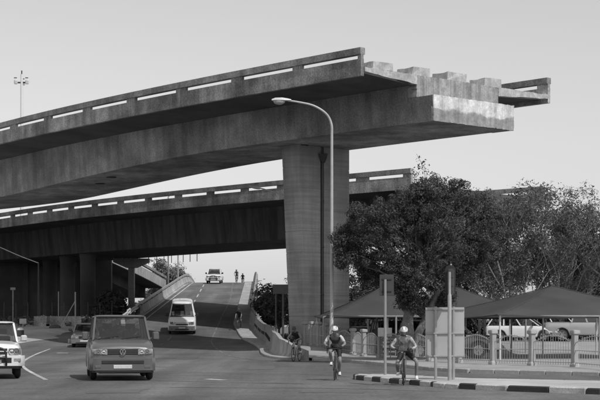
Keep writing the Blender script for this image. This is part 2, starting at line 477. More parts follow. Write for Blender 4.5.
# ------------------------------------------------------------------ the viaducts
class Deck:
    def __init__(s, x0, y0, a0, k1, k2, D, W, skew, S=100, qc=42):
        s.D, s.W, s.skew = D, W, skew; st = .25; s.st = st; s.s0 = -6
        s.p = {}
        n0 = int(-s.s0/st); N = n0+int(S/st)+8
        X = [0]*N; Y = [0]*N; A = [0]*N
        X[n0], Y[n0] = x0, y0
        ang = lambda q: RD(a0 - k1*min(q, qc) - k2*min(q, qc)*abs(min(q, qc))/2 + min(60, .9*max(0, q-qc)))
        for i in range(n0, N-1):
            a = ang((i-n0)*st+st/2); X[i+1] = X[i]-math.sin(a)*st; Y[i+1] = Y[i]+math.cos(a)*st
        for i in range(n0, 0, -1):
            a = ang((i-n0)*st-st/2); X[i-1] = X[i]+math.sin(a)*st; Y[i-1] = Y[i]-math.cos(a)*st
        for i in range(N): A[i] = ang((i-n0)*st)
        s.X, s.Y, s.A = X, Y, A
    def pt(s, q, v, z):
        f = (q-s.s0)/s.st; i = max(0, min(int(f), len(s.X)-2)); t = f-i
        x = s.X[i]+(s.X[i+1]-s.X[i])*t; y = s.Y[i]+(s.Y[i+1]-s.Y[i])*t; a = s.A[i]+(s.A[i+1]-s.A[i])*t
        return Vector((x+math.cos(a)*v, y+math.sin(a)*v, s.D+z))
    def end(s, v): return s.skew*v/s.W
    def box(s, mb, q0, q1, v0, v1, z0, z1, step=2.5, e0=None, e1=None, mi=0, r=0):
        n = max(1, int(math.ceil(abs(q1-q0)/step))); rings = []
        for i in range(n+1):
            q = q0+(q1-q0)*i/n
            rings.append([s.pt(q, v0, z0), s.pt(q, v1, z0), s.pt(q, v1, z1), s.pt(q, v0, z1)])
        return mb.loft(rings, mi=mi)
    def profile(s, mb, prof, q1, q0=None, step=2.5, off=0.0, mi=0, deep=0.0):
        """sweep a section [(v, z)...]; the near end is skewed unless q0 is given"""
        rings = []; n = int(q1/step)
        for i in range(n+1):
            q = q1*i/n
            rings.append([s.pt((max(q, 0)+s.end(v)*(1-i/n)+off) if q0 is None else q0+(q1-q0)*i/n, v, z-(deep*sm((q-14)/34) if z < -1 else 0)) for v, z in prof])
        return mb.loft(rings, mi=mi)
def parapet(dk, root, side, q0, q1, bay, gap, phase=0.0, last=None, lows=-.42, labels=None):
    """side 0: near edge, 1: far edge. wall panel, posts and rail, bay by bay"""
    W = dk.W
    def vv(a, c): return (a, c) if side == 0 else (W-c, W-a)
    q = q0; i = 0; edges = []
    while q < q1-.01:
        e = min(q+(last if (i == 0 and last) else bay), q1); edges.append((q, e)); q = e; i += 1
    for k, (a, c) in enumerate(edges):
        m = MB(); dk.box(m, a+.012, c-.012, *vv(0, .22), lows, .44); m.build('parapet_wall', CONC, root)
        m = MB(); dk.box(m, a+.008, c-.008, *vv(-.05+random.uniform(-.006, .006), .3), .665, 1.0); m.build('parapet_rail', CONCRAIL, root)
        g = gap if (c-a) > bay*.7 else max(.3, (c-a)-1.6)
        pw = (c-a)-g
        for lo, hi in ((a+.012, a+pw*.5), (c-pw*.5, c-.012)):
            m = MB(); dk.box(m, lo, hi, *vv(.02, .2), .44, .665); m.build('parapet_post', CONC, root)

UP = Deck(3.05, 75.0, 43.5, .08, .008, 14.6, 14.4, -.86, 150, 42)
up = thing('unfinished_viaduct', 'tall unfinished concrete viaduct ending in mid air, nearest and highest of the decks', 'viaduct', (0, 0, 0))
W = UP.W
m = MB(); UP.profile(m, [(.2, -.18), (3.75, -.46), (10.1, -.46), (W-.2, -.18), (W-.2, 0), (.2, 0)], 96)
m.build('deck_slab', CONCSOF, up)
m = MB(); UP.profile(m, [(3.85, -.47), (3.98, -2.42), (9.95, -2.42), (10.05, -.47)], 96, deep=.8)
m.build('box_girder', CONCWEB, up)
# raw end: the half joint sticking out below and its rough face
rnd = random.Random(3)
def rough_face(dk, v0, v1, z0, z1, nx, nz, base, amp, thick):
    mb = MB(); vs = []; fs = []
    for back_ in (0, 1):
        for j in range(nz+1):
            for i in range(nx+1):
                v = v0+(v1-v0)*i/nx; z = z0+(z1-z0)*j/nz
                edge = i in (0, nx) or j in (0, nz)
                q = base+dk.end(v) - (rnd.uniform(.0, amp) if not back_ else 0) + (thick if back_ else 0)
                if edge and not back_: chip = 2.6 if rnd.random() < .12 else 1; z += rnd.uniform(-.014, .014)*chip; v += rnd.uniform(-.014, .014)*chip
                vs.append(dk.pt(q, v, z))
    o = (nx+1)*(nz+1)
    for j in range(nz):
        for i in range(nx):
            a = j*(nx+1)+i; fs.append((a, a+1, a+nx+2, a+nx+1)); fs.append((o+a, o+a+nx+1, o+a+nx+2, o+a+1))
    for i in range(nx):
        fs.append((i, o+i, o+i+1, i+1)); a = nz*(nx+1)+i; fs.append((a, a+1, o+a+1, o+a))
    for j in range(nz):
        a = j*(nx+1); fs.append((a, a+nx+1, o+a+nx+1, o+a)); a += nx; fs.append((a, o+a, o+a+nx+1, a+nx+1))
    return mb.add(vs, fs)
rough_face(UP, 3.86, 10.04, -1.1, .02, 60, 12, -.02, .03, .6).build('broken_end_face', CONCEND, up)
mb = MB(); rings = []
for q in (.3, -.4, -1.12):
    rings.append([UP.pt(q+UP.end(v)+rnd.uniform(-.02, .02), v, z) for v, z in ((3.86, -1.12), (3.955, -2.44), (9.975, -2.44), (10.03, -1.12))])
mb.loft(rings); mb.build('half_joint_nib', CONCWEB, up, smooth=False)
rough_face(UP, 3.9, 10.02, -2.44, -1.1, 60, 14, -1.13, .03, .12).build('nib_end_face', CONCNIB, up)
# slab edge strips on the raw end
for v0, v1, z0, z1 in ((.22, 3.84, -.4, .03), (10.06, W-.22, -.4, .03)):
    vs = []
    mb = MB(); rings = []
    for i in range(13):
        v = v0+(v1-v0)*i/12
        t = (v-v0)/(v1-v0); lo = (-.2-.26*t) if v0 < 1 else (-.46+.26*t)
        rings.append([UP.pt(-.03+UP.end(v)-rnd.uniform(0, .05), v, lo+rnd.uniform(-.02, .02)), UP.pt(.3+UP.end(v), v, lo-.005), UP.pt(.3+UP.end(v), v, .02), UP.pt(-.03+UP.end(v)-rnd.uniform(0, .05), v, .02+rnd.uniform(-.02, .03))])
    mb.loft(rings); mb.build('slab_end', CONCRAW, up, smooth=False)
for v in (.75, 3.45, 6.15, 8.85):
    bh = rnd.uniform(.4, .5); b0 = rnd.uniform(-.12, .12)
    mb = MB(); rings = []
    for i in range(5):
        q = -.03+i*.27
        rings.append([UP.pt(q+UP.end(v+a)+(rnd.uniform(-.04, .04) if i == 0 else 0), v+a+rnd.uniform(-.02, .02), z+rnd.uniform(-.03, .03)) for a, z in ((b0, .0), (1.4, .0), (1.38, bh-.06*(i % 2)), (.7, bh), (b0+.05, bh-.04))])
    mb.loft(rings); mb.build('end_block', CONCRAW, up, smooth=False)
parapet(UP, up, 0, 0, 95, 5.0, 4.1, last=4.6)
parapet(UP, up, 1, -.86, 40, 5.0, 4.1, last=3.4)
for q, v in ((31, 5.6), (34.5, 6.6), (11, 6.2)):
    c = UP.pt(q, v, -2.415-.8*sm((q-14)/34)); mb = MB(); mb.ring((c.x, c.y, c.z), .3, .05, 'z', 14, 6); mb2 = MB()
    mb = MB(); mb.tube([c, c+Vector((0, 0, -.05))], .34, 14); mb.build('drain_cover', BLACKP, up)
# pier
def pier(dk, root, q, v0, v1, th0, top, base, taper=(.45, .1), name='pier', m=CONCPIER):
    a = dk.pt(q, 0, 0); t = (dk.pt(q, 1, 0)-a); h = Vector((-t.y, t.x, 0))
    mb = MB(); rings = []
    lifts = []
    nl = 10
    for k in range(nl):
        za_, zb2 = base+(top-base)*k/nl, base+(top-base)*(k+1)/nl
        lifts += [(za_+.03, 0), (zb2-.03, 0), (zb2-.02, .014), (zb2+.02, .014)] if k < nl-1 else [(za_+.03, 0), (top, 0)]
    for z, gi in [(base, 0)]+lifts:
        f = (z-base)/(top-base)
        e0 = v0+taper[0]*(1-f)+gi; e1 = v1-taper[1]*(1-f)-gi; g = .14; th = th0-2*gi
        sec = []
        mid = 7.6
        # outline with a shallow groove for the drain pipe in the front face
        for v, d in ((e0+.06, -th/2), (mid-g, -th/2), (mid-g+.02, -th/2+.16), (mid+g-.02, -th/2+.16), (mid+g, -th/2), (e1-.06, -th/2), (e1, -th/2+.06),
                     (e1, th/2-.06), (e1-.06, th/2), (e0+.06, th/2), (e0, th/2-.06), (e0, -th/2+.06)):
            p = a+t*v+h*d; sec.append((p.x, p.y, z))
        rings.append(sec)
    mb.loft(rings); o = mb.build(name, m, root); return o, a, t, h
pr, a, t, h = pier(UP, up, 11.6, 5.7, 9.85, 1.5, 14.6-2.43, -.3, (.7, .0))
mid = 7.6
pa = a+t*(mid+.02)+h*(-.75+.05)
mb = MB(); mb.tube([(pa.x, pa.y, 11.3), (pa.x, pa.y, -.1)], .075, 10); mb.build('drain_pipe', STEELD, pr)
mb = MB(); pb = pa-h*.12
mb.loft([[(pb.x+dx*w, pb.y+dy*w, z) for dx, dy in ((-1, -1), (1, -1), (1, 1), (-1, 1))] for z, w in ((11.25, .1), (11.5, .2), (11.75, .26))]); mb.build('rain_hopper', STEELD, pr)
for z in (9, 6.3, 3.5, 1.2):
    mb = MB(); mb.rbox((pa.x, pa.y, z), (.26, .16, .06), .01); mb.build('pipe_bracket', STEELD, pr)
pier(UP, up, 88, 5.6, 9.75, 1.5, 14.6-2.43, 0)

LO = Deck(7.54, 101.9, 47.0, .037, .0088, 11.4, 17.4, .9, 130, 52)
lo = thing('lower_viaduct', 'lower curved concrete viaduct passing behind the tall pier and over the ramp', 'viaduct', (0, 0, 0))
W = LO.W
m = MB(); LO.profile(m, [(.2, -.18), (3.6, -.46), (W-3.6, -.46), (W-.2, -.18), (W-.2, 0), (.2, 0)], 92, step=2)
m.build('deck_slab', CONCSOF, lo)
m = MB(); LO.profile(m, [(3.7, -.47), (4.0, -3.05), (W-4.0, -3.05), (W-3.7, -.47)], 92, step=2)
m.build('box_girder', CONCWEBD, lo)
parapet(LO, lo, 0, 0, 91, 3.9, 3.15, last=4.6)
parapet(LO, lo, 1, .87, 40, 3.9, 3.15, last=5.2)
for px in (149, 156.5, 163.5, 172, 183, 190, 197):
    # rods hanging below the far edge of the girder
    q = min(frange(5, 60, .25), key=lambda s_: abs(300+1500*LO.pt(s_, W-4.3, 0).x/LO.pt(s_, W-4.3, 0).y-px))
    c = LO.pt(q, W-4.3, -3.05); mb = MB(); mb.tube([c, c+Vector((0, 0, -.7))], .035, 6); mb.build('hanging_rod', STEELM, lo)
# columns of the lower viaduct in the deep shade on the left
def round_pier(root, x, y, top, r, cap=None):
    z0 = G(x, y)-.3; mb = MB()
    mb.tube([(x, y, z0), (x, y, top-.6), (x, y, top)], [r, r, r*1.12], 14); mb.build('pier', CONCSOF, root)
for q in (30.0,):
    pass
def lo_at(px, v):
    q = min(frange(2, 74, .25), key=lambda s_: abs(300+1500*LO.pt(s_, v, 0).x/LO.pt(s_, v, 0).y-px)); return LO.pt(q, v, 0)
for px, v in ((88, 5.2), (67.5, 5.6), (50, 8.5)):
    c = lo_at(px, v); round_pier(lo, c.x, c.y, LO.D-3.04, .72)
c = lo_at(322, 6.5); round_pier(lo, c.x, c.y, LO.D-3.04, .7)
c = lo_at(322, 11.5); round_pier(lo, c.x, c.y, LO.D-3.04, .7)

# third viaduct: a ramp sloping down beside the road, far left, with its T shaped pier
far = thing('sloping_viaduct', 'pale viaduct ramp sloping down to the road behind the lower deck', 'viaduct', (0, 0, 0))
fa = [(-22.3, 152, 10.2), (-18.4, 168, 8.2), (-16.6, 186, 6.9)]
fp = curve_pts([Vector(p) for p in fa], 6)
fp = [Vector(p) for p in fp]
def fbox(mb, i0, i1, u0, u1, z0, z1):
    rings = []
    for i in range(i0, i1+1):
        d = (fp[min(i+1, len(fp)-1)]-fp[max(i-1, 0)]); n_ = Vector((-d.y, d.x, 0)).normalized(); p = fp[i]
        rings.append([p+n_*u+Vector((0, 0, z)) for u, z in ((u0, z0), (u1, z0), (u1, z1), (u0, z1))])
    return mb.loft(rings)
N = len(fp)-1
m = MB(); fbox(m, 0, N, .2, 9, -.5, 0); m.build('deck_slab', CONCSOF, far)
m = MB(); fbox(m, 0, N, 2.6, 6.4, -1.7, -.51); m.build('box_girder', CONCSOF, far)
for i in range(0, N, 3):
    m = MB(); fbox(m, i, min(i+3, N), 0, .19, -.6, .5); m.build('parapet_wall', CONCPALE, far)
    m = MB(); fbox(m, i, min(i+3, N), -.06, .26, .72, 1.0); m.build('parapet_rail', CONCRAIL, far)
    m = MB(); p = fp[i]; m.box(p.x-.2, p.x-.02, p.y-.3, p.y+.3, p.z+.5, p.z+.72); m.build('parapet_post', CONC, far)
tp = thing('t_shaped_pier', 'slender T shaped concrete pier with a railing on its crosshead', 'pier', (-16.4, 146, 0))
gz = G(-18, 146)
m = MB(); m.box(-.28, .28, -.4, .4, gz-.3, 7.35); m.build('column', CONCPIER, tp)
m = MB(); m.loft([[(-1.75, y, 7.9), (-.5, y, 7.36), (.5, y, 7.36), (1.75, y, 7.9), (1.75, y, 8.25), (-1.75, y, 8.25)] for y in (-.5, .5)]); m.build('crosshead', CONCPIER, tp)
for z in (8.6, 8.95):
    m = MB(); m.tube([(-1.7, -.45, z), (1.7, -.45, z)], .035, 6); m.build('handrail', STEELG, tp)
for x in (-1.7, -.85, 0, .85, 1.7):
    m = MB(); m.tube([(x, -.45, 8.24), (x, -.45, 8.98)], .03, 6); m.build('rail_post', STEELG, tp)
# abutment that closes the view under the decks
ab = thing('abutment_wall', 'dark concrete abutment wall deep under the lower deck', 'wall', (-44, 158, 0))
for i in range(9):
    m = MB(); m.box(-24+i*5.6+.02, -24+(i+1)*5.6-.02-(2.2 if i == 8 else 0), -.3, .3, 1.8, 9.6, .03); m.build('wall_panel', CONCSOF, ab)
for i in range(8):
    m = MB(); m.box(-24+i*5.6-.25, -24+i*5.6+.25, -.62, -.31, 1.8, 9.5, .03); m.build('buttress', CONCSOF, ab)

# ------------------------------------------------------------------ ramp walls and guard rail
def path_prism(mb, pts, sec, zf):
    """sweep section [(across, up)] along (x, y) points, base height zf(x, y)"""
    P = [Vector(p) for p in pts]; rings = []
    for i, p in enumerate(P):
        d = (P[min(i+1, len(P)-1)]-P[max(i-1, 0)]).normalized(); n_ = Vector((d.y, -d.x))
        rings.append([(p.x+n_.x*u, p.y+n_.y*u, zf(p.x, p.y)+z) for u, z in sec])
    return mb.loft(rings)
rw = thing('ramp_wall', 'pale curving concrete barrier wall on the right edge of the ramp', 'barrier wall', (0, 0, 0))
ys = [70.6, 71.5, 72.5] + frange(74, 238, 4.0)
for a_, c_ in zip(ys, ys[1:]):
    pts = [(rampR(a_+(c_-a_)*k/4), a_+(c_-a_)*k/4) for k in range(5)]
    hh = lambda x, y: zramp(y) + .42*(1-sm((y-70)/10))*0
    H0 = 1.05*sm((a_-66)/12)+.1 if a_ < 78 else 1.15
    H1 = 1.05*sm((c_-66)/12)+.1 if c_ < 78 else 1.15
    mb = MB(); P = [Vector(p) for p in pts]; rings = []
    for i, p in enumerate(P):
        d = (P[min(i+1, 4)]-P[max(i-1, 0)]).normalized(); n_ = Vector((d.y, -d.x)); H = H0+(H1-H0)*i/4
        z = max(zramp(p.y), 0)
        sec = [(-.02, -.2), (-.02, .12), (.1, .3), (.16, H), (.36, H), (.42, -1.0 if p.y < 100 else -z-.2)]
        rings.append([(p.x+n_.x*u, p.y+n_.y*u, z+q) for u, q in sec])
    o = mb.loft(rings).build('wall_panel', CONCBAR, rw)
    o.scale = (1, 1, 1)
    if 82 < a_ < 112:
        for k in (.2, .5, .8):
            y = a_+(c_-a_)*k; x = rampR(y); mb = MB(); mb.tube([(x+.06, y, zramp(y)+.55), (x+.19, y, zramp(y)+.55)], .11, 10); mb.build('drain_hole', BLACKP, o)
for a_ in range(112, 236, 4):
    mb = MB(); pts = [(rampR(a_+k)+.06, a_+k) for k in (0, 1, 2, 3, 4)]
    path_prism(mb, pts, [(.12, 1.28), (.2, 1.28), (.2, 1.38), (.12, 1.38)], lambda x, y: zramp(y)); mb.build('top_rail', STEELG, rw)
    mb = MB(); x = rampR(a_)+.22; mb.tube([(x, a_, zramp(a_)+1.1), (x, a_, zramp(a_)+1.34)], .035, 6); mb.build('rail_post', STEELG, rw)
# footway kerb at the foot of the right wall
pts = [(rampR(y)-.42, y) for y in [71, 72, 73] + frange(74, 84, 2)]
mb = MB(); path_prism(mb, pts, [(-.08, -.1), (-.08, .1), (.38, .12), (.38, -.1)], Groad); structure(mb.build('ramp_kerb', KERB))
mb = MB(); rings = []
for y in frange(84, 232, 2):
    wd = .5+.75*sm((y-84)/25); x = rampR(y); z = zramp(y); rings.append([(x-wd, y, z-.1), (x-wd, y, z+.1), (x-wd+.04, y, z+.13), (x-.01, y, z+.14), (x-.01, y, z-.1)])
mb.loft(rings); structure(mb.build('ramp_footway', CONCPALE))

lw = thing('ramp_parapet', 'pale concrete parapet with dark coping along the left edge of the upper ramp', 'parapet', (0, 0, 0))
for a_ in range(130, 240, 5):
    pts = [(rampL(a_+.02+k*1.24), a_+.02+k*1.24) for k in range(5)]
    mb = MB(); path_prism(mb, pts, [(.05, -.1), (.05, .14), (-.06, .3), (-.12, .74), (-.34, .74), (-.34, -3)], lambda x, y: zramp(y)); mb.build('wall_panel', CONCPALE, lw)
    mb = MB(); path_prism(mb, pts, [(-.16, .86), (-.3, .86), (-.3, 1.06), (-.16, 1.06)], lambda x, y: zramp(y)); mb.build('coping_rail', STEELG, lw)
    mb = MB(); x = rampL(a_)-.22; mb.box(x-.06, x+.06, a_-.1, a_+.1, zramp(a_)+.73, zramp(a_)+.87); mb.build('rail_post', STEELD, lw)
gr = thing('guard_rail', 'shiny steel guard rail on short posts at the foot of the ramp', 'guard rail', (0, 0, 0))
gpts = [(-14.15+.0*k, 108+k*2.0) for k in range(12)]
def gz_(x, y): return zramp(y)
for k in range(len(gpts)-1):
    (xa, ya), (xb, yb) = gpts[k], gpts[k+1]
    kink = .0 if k != 7 else .12
    prof = [(0, .38), (.06, .42), (.06, .5), (0, .56), (0, .6), (.06, .66), (.06, .74), (0, .78), (-.03, .78), (-.03, .38)]
    mb = MB(); path_prism(mb, [(xa, ya), ((xa+xb)/2+.02, (ya+yb)/2), (xb, yb)], [(u+.1, z+kink+.05) for u, z in prof], gz_); mb.build('rail_beam', STEELP, gr)
    mb = MB(); mb.box(xa-.08, xa+.04, ya-.07, ya+.07, gz_(xa, ya)-.5, gz_(xa, ya)+.78); mb.build('post', STEELD if k > 1 else KWHT, gr)
# earth bank between ramp and the land on the left, and the raised kerb
pts = [(rampL(y)+.12, y) for y in frange(112, 230, 2)]
mb = MB(); path_prism(mb, pts, [(-.35, -.2), (-.35, .1), (.12, .1), (.16, -.1)], Groad); structure(mb.build('ramp_kerb', CONCPALE))
vs = []; fs = []; yy = frange(104, 240, 2); K = 8
for y in yy:
    for k in range(K+1):
        t = k/K; x = rampL(y)-.3-t*(1.5+1.4*max(0, zramp(y)-2)); z = (zramp(y)-.12)*(1-sm(t))+(zleft(y)-.1)*sm(t)
        vs.append((x, y, z+random.uniform(-.06, .06)))
for j in range(len(yy)-1):
    for k in range(K): fs.append((j*(K+1)+k, j*(K+1)+k+1, (j+1)*(K+1)+k+1, (j+1)*(K+1)+k))
mb = MB(); mb.add(vs, fs); structure(mb.build('earth_bank', SOIL))
# right hand retaining side of the ramp
mb = MB(); rings = []
for y in frange(80, 330, 4):
    x = rampR(y)+.4; rings.append([(x, y, -1), (x, y, max(zramp(y)-.1, -.5)), (x-.5, y, max(zramp(y)-.1, -.5)), (x-.5, y, -1)])
mb.loft(rings); structure(mb.build('ramp_side', CONCBAR))
# ------------------------------------------------------------------ vehicles (nose towards local -Y, origin on the ground)
def lerp(a, b, t): return a+(b-a)*t
def vehicle(name, label, cat, loc, rz, s, group=None):
    t = thing(name, label, cat, loc, rz, group)
    L, Wd = s['L'], s['W']; hw = Wd/2; y0, y1 = -L/2, L/2
    paint = s['paint']; r = s.get('wr', .32); ax = s['axles']; clear = s.get('clear', .24)
    top = s['top']; tumble = s.get('tumble', .05)
    nose_w = s.get('nose_w', .86)
    def w(y):
        d = min(y-y0, (y1-y)); tab = [(0, nose_w), (.06, nose_w+.045), (.16, .955), (.45, 1.0)] if y < 0 else [(0, .93), (.08, .97), (.3, 1.0)]
        return hw*interp(d, tab)
    def fc(x):
        a = abs(x)/hw
        return y0+interp(a, [(0, 0), (nose_w, 0), (nose_w+.045, .06), (.955, .16), (1.0, .45)])
    st = sorted(set([round(v, 3) for v in [y0, y0+.06, y0+.16, y0+.45, y1-.3, y1-.08, y1] + [q[0] for q in top if y0 < q[0] < y1] +
        [a+d for a in ax for d in (-r-.07, -r*.85, -r*.5, 0, r*.5, r*.85, r+.07)] + [y0+L*k/14 for k in range(1, 14)]]))
    rings = []
    for y in st:
        ww = w(y); zt = interp(y, top); d = min(y-y0, y1-y)
        zb = clear + (.1*max(0, 1-d/.5))
        za = zb
        for a in ax:
            if abs(y-a) < r+.071: za = max(zb, r+math.sqrt(max(0, (r+.07)**2-(y-a)**2)))
        wi = ww-.26
        z4 = za+.02; z5 = max(z4+.02, clear+(zt-clear)*.62); z6 = max(z5+.02, zt-.13)
        half = [(wi, zb), (wi+.001, za), (ww-.015, za), (ww, z4), (ww, z5), (ww-tumble*.5, z6), (ww-tumble-.03, zt-.035), (ww-tumble-.14, zt)]
        cr = s.get('crown', .03)
        ring = [(0, y, zb)] + [(x, y, z) for x, z in half] + [(0, y, zt+cr)] + [(-x, y, z) for x, z in reversed(half)]
        rings.append(ring)
    mb = MB(); mb.loft(rings); bd = mb.build('body', paint, t)
    if s.get('soft', True):
        ss = bd.modifiers.new('round', 'SUBSURF'); ss.levels = 1; ss.render_levels = 1
    # cabin
    g = s['cab']; zb_, zt_ = g['zb'], s['H']-.05; wb, wr = hw-tumble-.035, hw*g.get('wr', .82)
    yb0, yb1, yr0, yr1 = g['yb0'], g['yb1'], g['yr0'], g['yr1']
    bul = g.get('bulge', .07)
    def bp(f, sx): return Vector((sx*wb, lerp(yb0, yb1, f), zb_))
    def tp_(f, sx): return Vector((sx*wr, lerp(yr0, yr1, f), zt_))
    def mixp(p, q, k): return p+(q-p)*k
    cuts = g['cuts']                                    # fractions where pillars stand
    pwid = g.get('pw', .09)/(abs(yb1-yb0))
    for i, f in enumerate(cuts):
        for sx in (-1, 1):
            lo = max(0, f-pwid/2) if 0 < i < len(cuts)-1 else (f if i == 0 else f-pwid)
            hi = lo+pwid
            A, B, C, D_ = bp(lo, sx), bp(hi, sx), tp_(hi, sx), tp_(lo, sx); inn = Vector((-sx*.06, 0, 0))
            mb = MB(); mb.loft([[A, B, B+inn, A+inn], [D_, C, C+inn, D_+inn]]); mb.build('window_pillar', g.get('pm', paint), t)
    n = 10
    def cross(f, k, inset=0.0, z=None, x_in=.0):
        out = []
        for i in range(n+1):
            u = -1+2*i/n; p = mixp(bp(f, 1), tp_(f, 1), k); x = u*(p.x-x_in)
            sg = -1 if f < .5 else 1
            out.append(Vector((x, p.y+sg*(bul*(1-u*u))-sg*inset, p.z if z is None else z)))
        return out
    gm = s.get('glass', GLASS)
    for f, nm in ((0, 'windscreen'), (1, 'rear_window')):
        if f == 1 and g.get('no_rear'): continue
        a_, b_ = cross(f, .03, .02, None, .075), cross(f, .985, .02, None, .075)
        c_, d_ = cross(f, .03, .03, None, .075), cross(f, .985, .03, None, .075)
        mb = MB(); vs = a_+b_+c_+d_; m_ = n+1; fs = []
        for i in range(n): fs += [(i, i+1, m_+i+1, m_+i), (2*m_+i, 3*m_+i, 3*m_+i+1, 2*m_+i+1), (i, 2*m_+i, 2*m_+i+1, i+1), (m_+i, m_+i+1, 3*m_+i+1, 3*m_+i)]
        fs += [(0, m_, 3*m_, 2*m_), (n, 2*m_+n, 3*m_+n, m_+n)]
        mb.add(vs, fs); scr = mb.build(nm, gm, t)
        # frame strips of rubber along bottom and top of the pane
        for k0, k1 in ((-.015, .035), (.965, 1.0)):
            mb = MB(); mb.loft([[p, q, q+Vector((0, (.02 if f == 0 else -.02), 0)), p+Vector((0, (.02 if f == 0 else -.02), 0))] for p, q in zip(cross(f, k0, -.004, None, .04), cross(f, k1, -.004, None, .04))])
            mb.build('window_seal', BLACKP, scr)
        if f == 0:
            for sx in (-.62, .12):
                pa_, pb_ = cross(0, .04, -.02)[int((sx+1)/2*n)], mixp(cross(0, .3, -.02)[min(n, int((sx+1)/2*n)+3)], cross(0, .05, -.02)[min(n, int((sx+1)/2*n)+4)], .5)
                mb = MB(); mb.tube([pa_, pb_], .012, 5); mb.build('wiper', BLACKP, scr)
    for i in range(len(cuts)-1):
        if i in g.get('blind', ()):
            for sx in (-1, 1):
                lo, hi = cuts[i], cuts[i+1]; inn = Vector((-sx*.04, 0, 0)); o_ = Vector((-sx*.01, 0, 0))
                A, B, C, D_ = bp(lo, sx)+o_, bp(hi, sx)+o_, tp_(hi, sx)+o_, tp_(lo, sx)+o_
                mb = MB(); mb.loft([[A, B, B+inn, A+inn], [D_, C, C+inn, D_+inn]]); mb.build('side_panel', paint, t)
            continue
        lo = cuts[i]+pwid*.55; hi = cuts[i+1]-pwid*.55
        if i == 0: lo = cuts[0]+pwid
        for sx in (-1, 1):
            inn = Vector((-sx*.012, 0, 0)); o_ = Vector((-sx*.02, 0, 0))
            A, B, C, D_ = [mixp(bp(f, sx), tp_(f, sx), k)+o_ for f, k in ((lo, .04), (hi, .04), (hi, .98), (lo, .98))]
            mb = MB(); mb.loft([[A, B, B+inn, A+inn], [D_, C, C+inn, D_+inn]]); mb.build('side_window', s.get('glass_side', GLASSD), t)
    rr = []
    for dz, ins in ((-.03, .0), (.02, -.012), (.05, .03), (.075, .14), (.09, .4)):
        q = []
        for a_ in range(28):
            an = 2*math.pi*a_/28; ca, sa = math.cos(an), math.sin(an); e = .28
            px_ = (abs(ca)**e)*(1 if ca > 0 else -1); py_ = (abs(sa)**e)*(1 if sa > 0 else -1)
            yc, hl = (yr0+yr1)/2, (yr1-yr0)/2
            x = px_*(wr-ins*.8); fr = bul*(1-min(1, abs(x/wr))**2)
            y = yc+py_*(hl-ins+.01)+(-(fr) if py_ < 0 else fr)*abs(py_)
            q.append((x, y, zt_+dz*s.get('roofh', .6)))
        rr.append(q)
    mb = MB(); mb.loft(rr); mb.build('roof', paint, t)
    # wheels
    tyre = MB(); tyre.ring((0, 0, 0), r-.075, .075, 'x', 28, 8, s.get('tw', 1.35)); tm = tyre.mesh('tyre', RUBBER)
    rim = MB(); R0 = r-.11
    rim.tube([(-.03, 0, 0), (.03, 0, 0)], R0*.25, 12); rim.ring((0, 0, 0), R0, .025, 'x', 28, 6, 2.2)
    ns = s.get('spokes', 5)
    for k in range(ns):
        an = 2*math.pi*k/ns; rim.bar((.01, .03*math.cos(an), .03*math.sin(an)), (.01, R0*math.cos(an), R0*math.sin(an)), .05, .05)
    rim.tube([(-.05, 0, 0), (-.045, 0, 0)], R0, 24)
    rm = rim.mesh('rim', s.get('rimm', ALLOY))
    for a in ax:
        for sx in (-1, 1):
            wh = link('wheel', tm, t, (sx*(hw-.135), a, r)); ri = link('rim', rm, wh, (.04 if sx > 0 else -.04, 0, 0))
            if sx < 0: ri.rotation_euler = (0, 0, math.pi)
    mb = MB(); mb.box(-hw+.28, hw-.28, y0+.35, y1-.3, clear-.05, clear+.05); mb.build('underbody', BLACKP, t)
    # front: strips that follow the plan curve of the nose
    def strip(nm, x0, x1, z0, z1, off, m_, z0b=None, z1b=None, parent=t, n=10, depth=.05):
        mb = MB(); rings = []
        for i in range(n+1):
            k = i/n; x = lerp(x0, x1, k); a_, b_ = lerp(z0, z0 if z0b is None else z0b, k), lerp(z1, z1 if z1b is None else z1b, k)
            yy = fc(x)-off; xs = x*(1+off/hw*.6); rd = min(.012, (b_-a_)*.3)
            rings.append([(xs, yy+rd, a_), (x*.995, yy+depth, a_), (x*.995, yy+depth, b_), (xs, yy+rd, b_), (xs, yy, b_-rd), (xs, yy, a_+rd)])
        mb.loft(rings); return mb.build(nm, m_, parent)
    s['front'](strip, hw, t, fc)
    zn = interp(y0, top)
    strip('bonnet_gap', -nose_w*.9, nose_w*.9, zn-.125, zn-.115, .004, BLACKP)
    # rear
    zt = interp(y1, top)
    for sx in (-1, 1):
        mb = MB(); mb.box(sx*(hw-.2), sx*(hw-.06), y1-.03, y1+.02, zt-.42, zt-.12, .02); mb.build('tail_light', LAMPD, t)
        # mirrors
        mz = zb_+.1; my = yb0+s.get('mir_y', .35)
        mb = MB(); mb.rbox((sx*(hw+.09), my, mz+.02), (.2, .15, s.get('mir_h', .17)), .055); mb.bar((sx*(hw-.1), my+.03, mz-.06), (sx*(hw+.06), my, mz-.04), .05, .05)
        mb.build('mirror', s.get('mirm', BLACKP), t)
    mb = MB(); mb.box(-hw*.94, hw*.94, y1-.06, y1+.05, clear+.08, clear+.3, .04); mb.build('rear_bumper', s.get('bump', BLACKP), t)
    # inside
    mb = MB(); mb.box(-hw+.14, hw-.14, yb0+.12, yb0+.5, zb_-.1, zb_+.03, .04); mb.build('dashboard', BLACKP, t)
    sy = yb0+s.get('seat_y', 1.15)
    sh = min(.62, s['H']-.28-zb_)
    for row in range(s.get('rows', 2)):
        for sx in (-.36, .36):
            mb = MB(); y = sy+row*.85
            mb.rbox((sx, y+.05, zb_+sh*.3-.1), (.46, .13, sh*.9), .05, Matrix.Rotation(-.15, 3, 'X'))
            mb.rbox((sx, y+.12, zb_+sh*.75+.05), (.26, .09, .17), .04); mb.build('seat', SEAT, t)
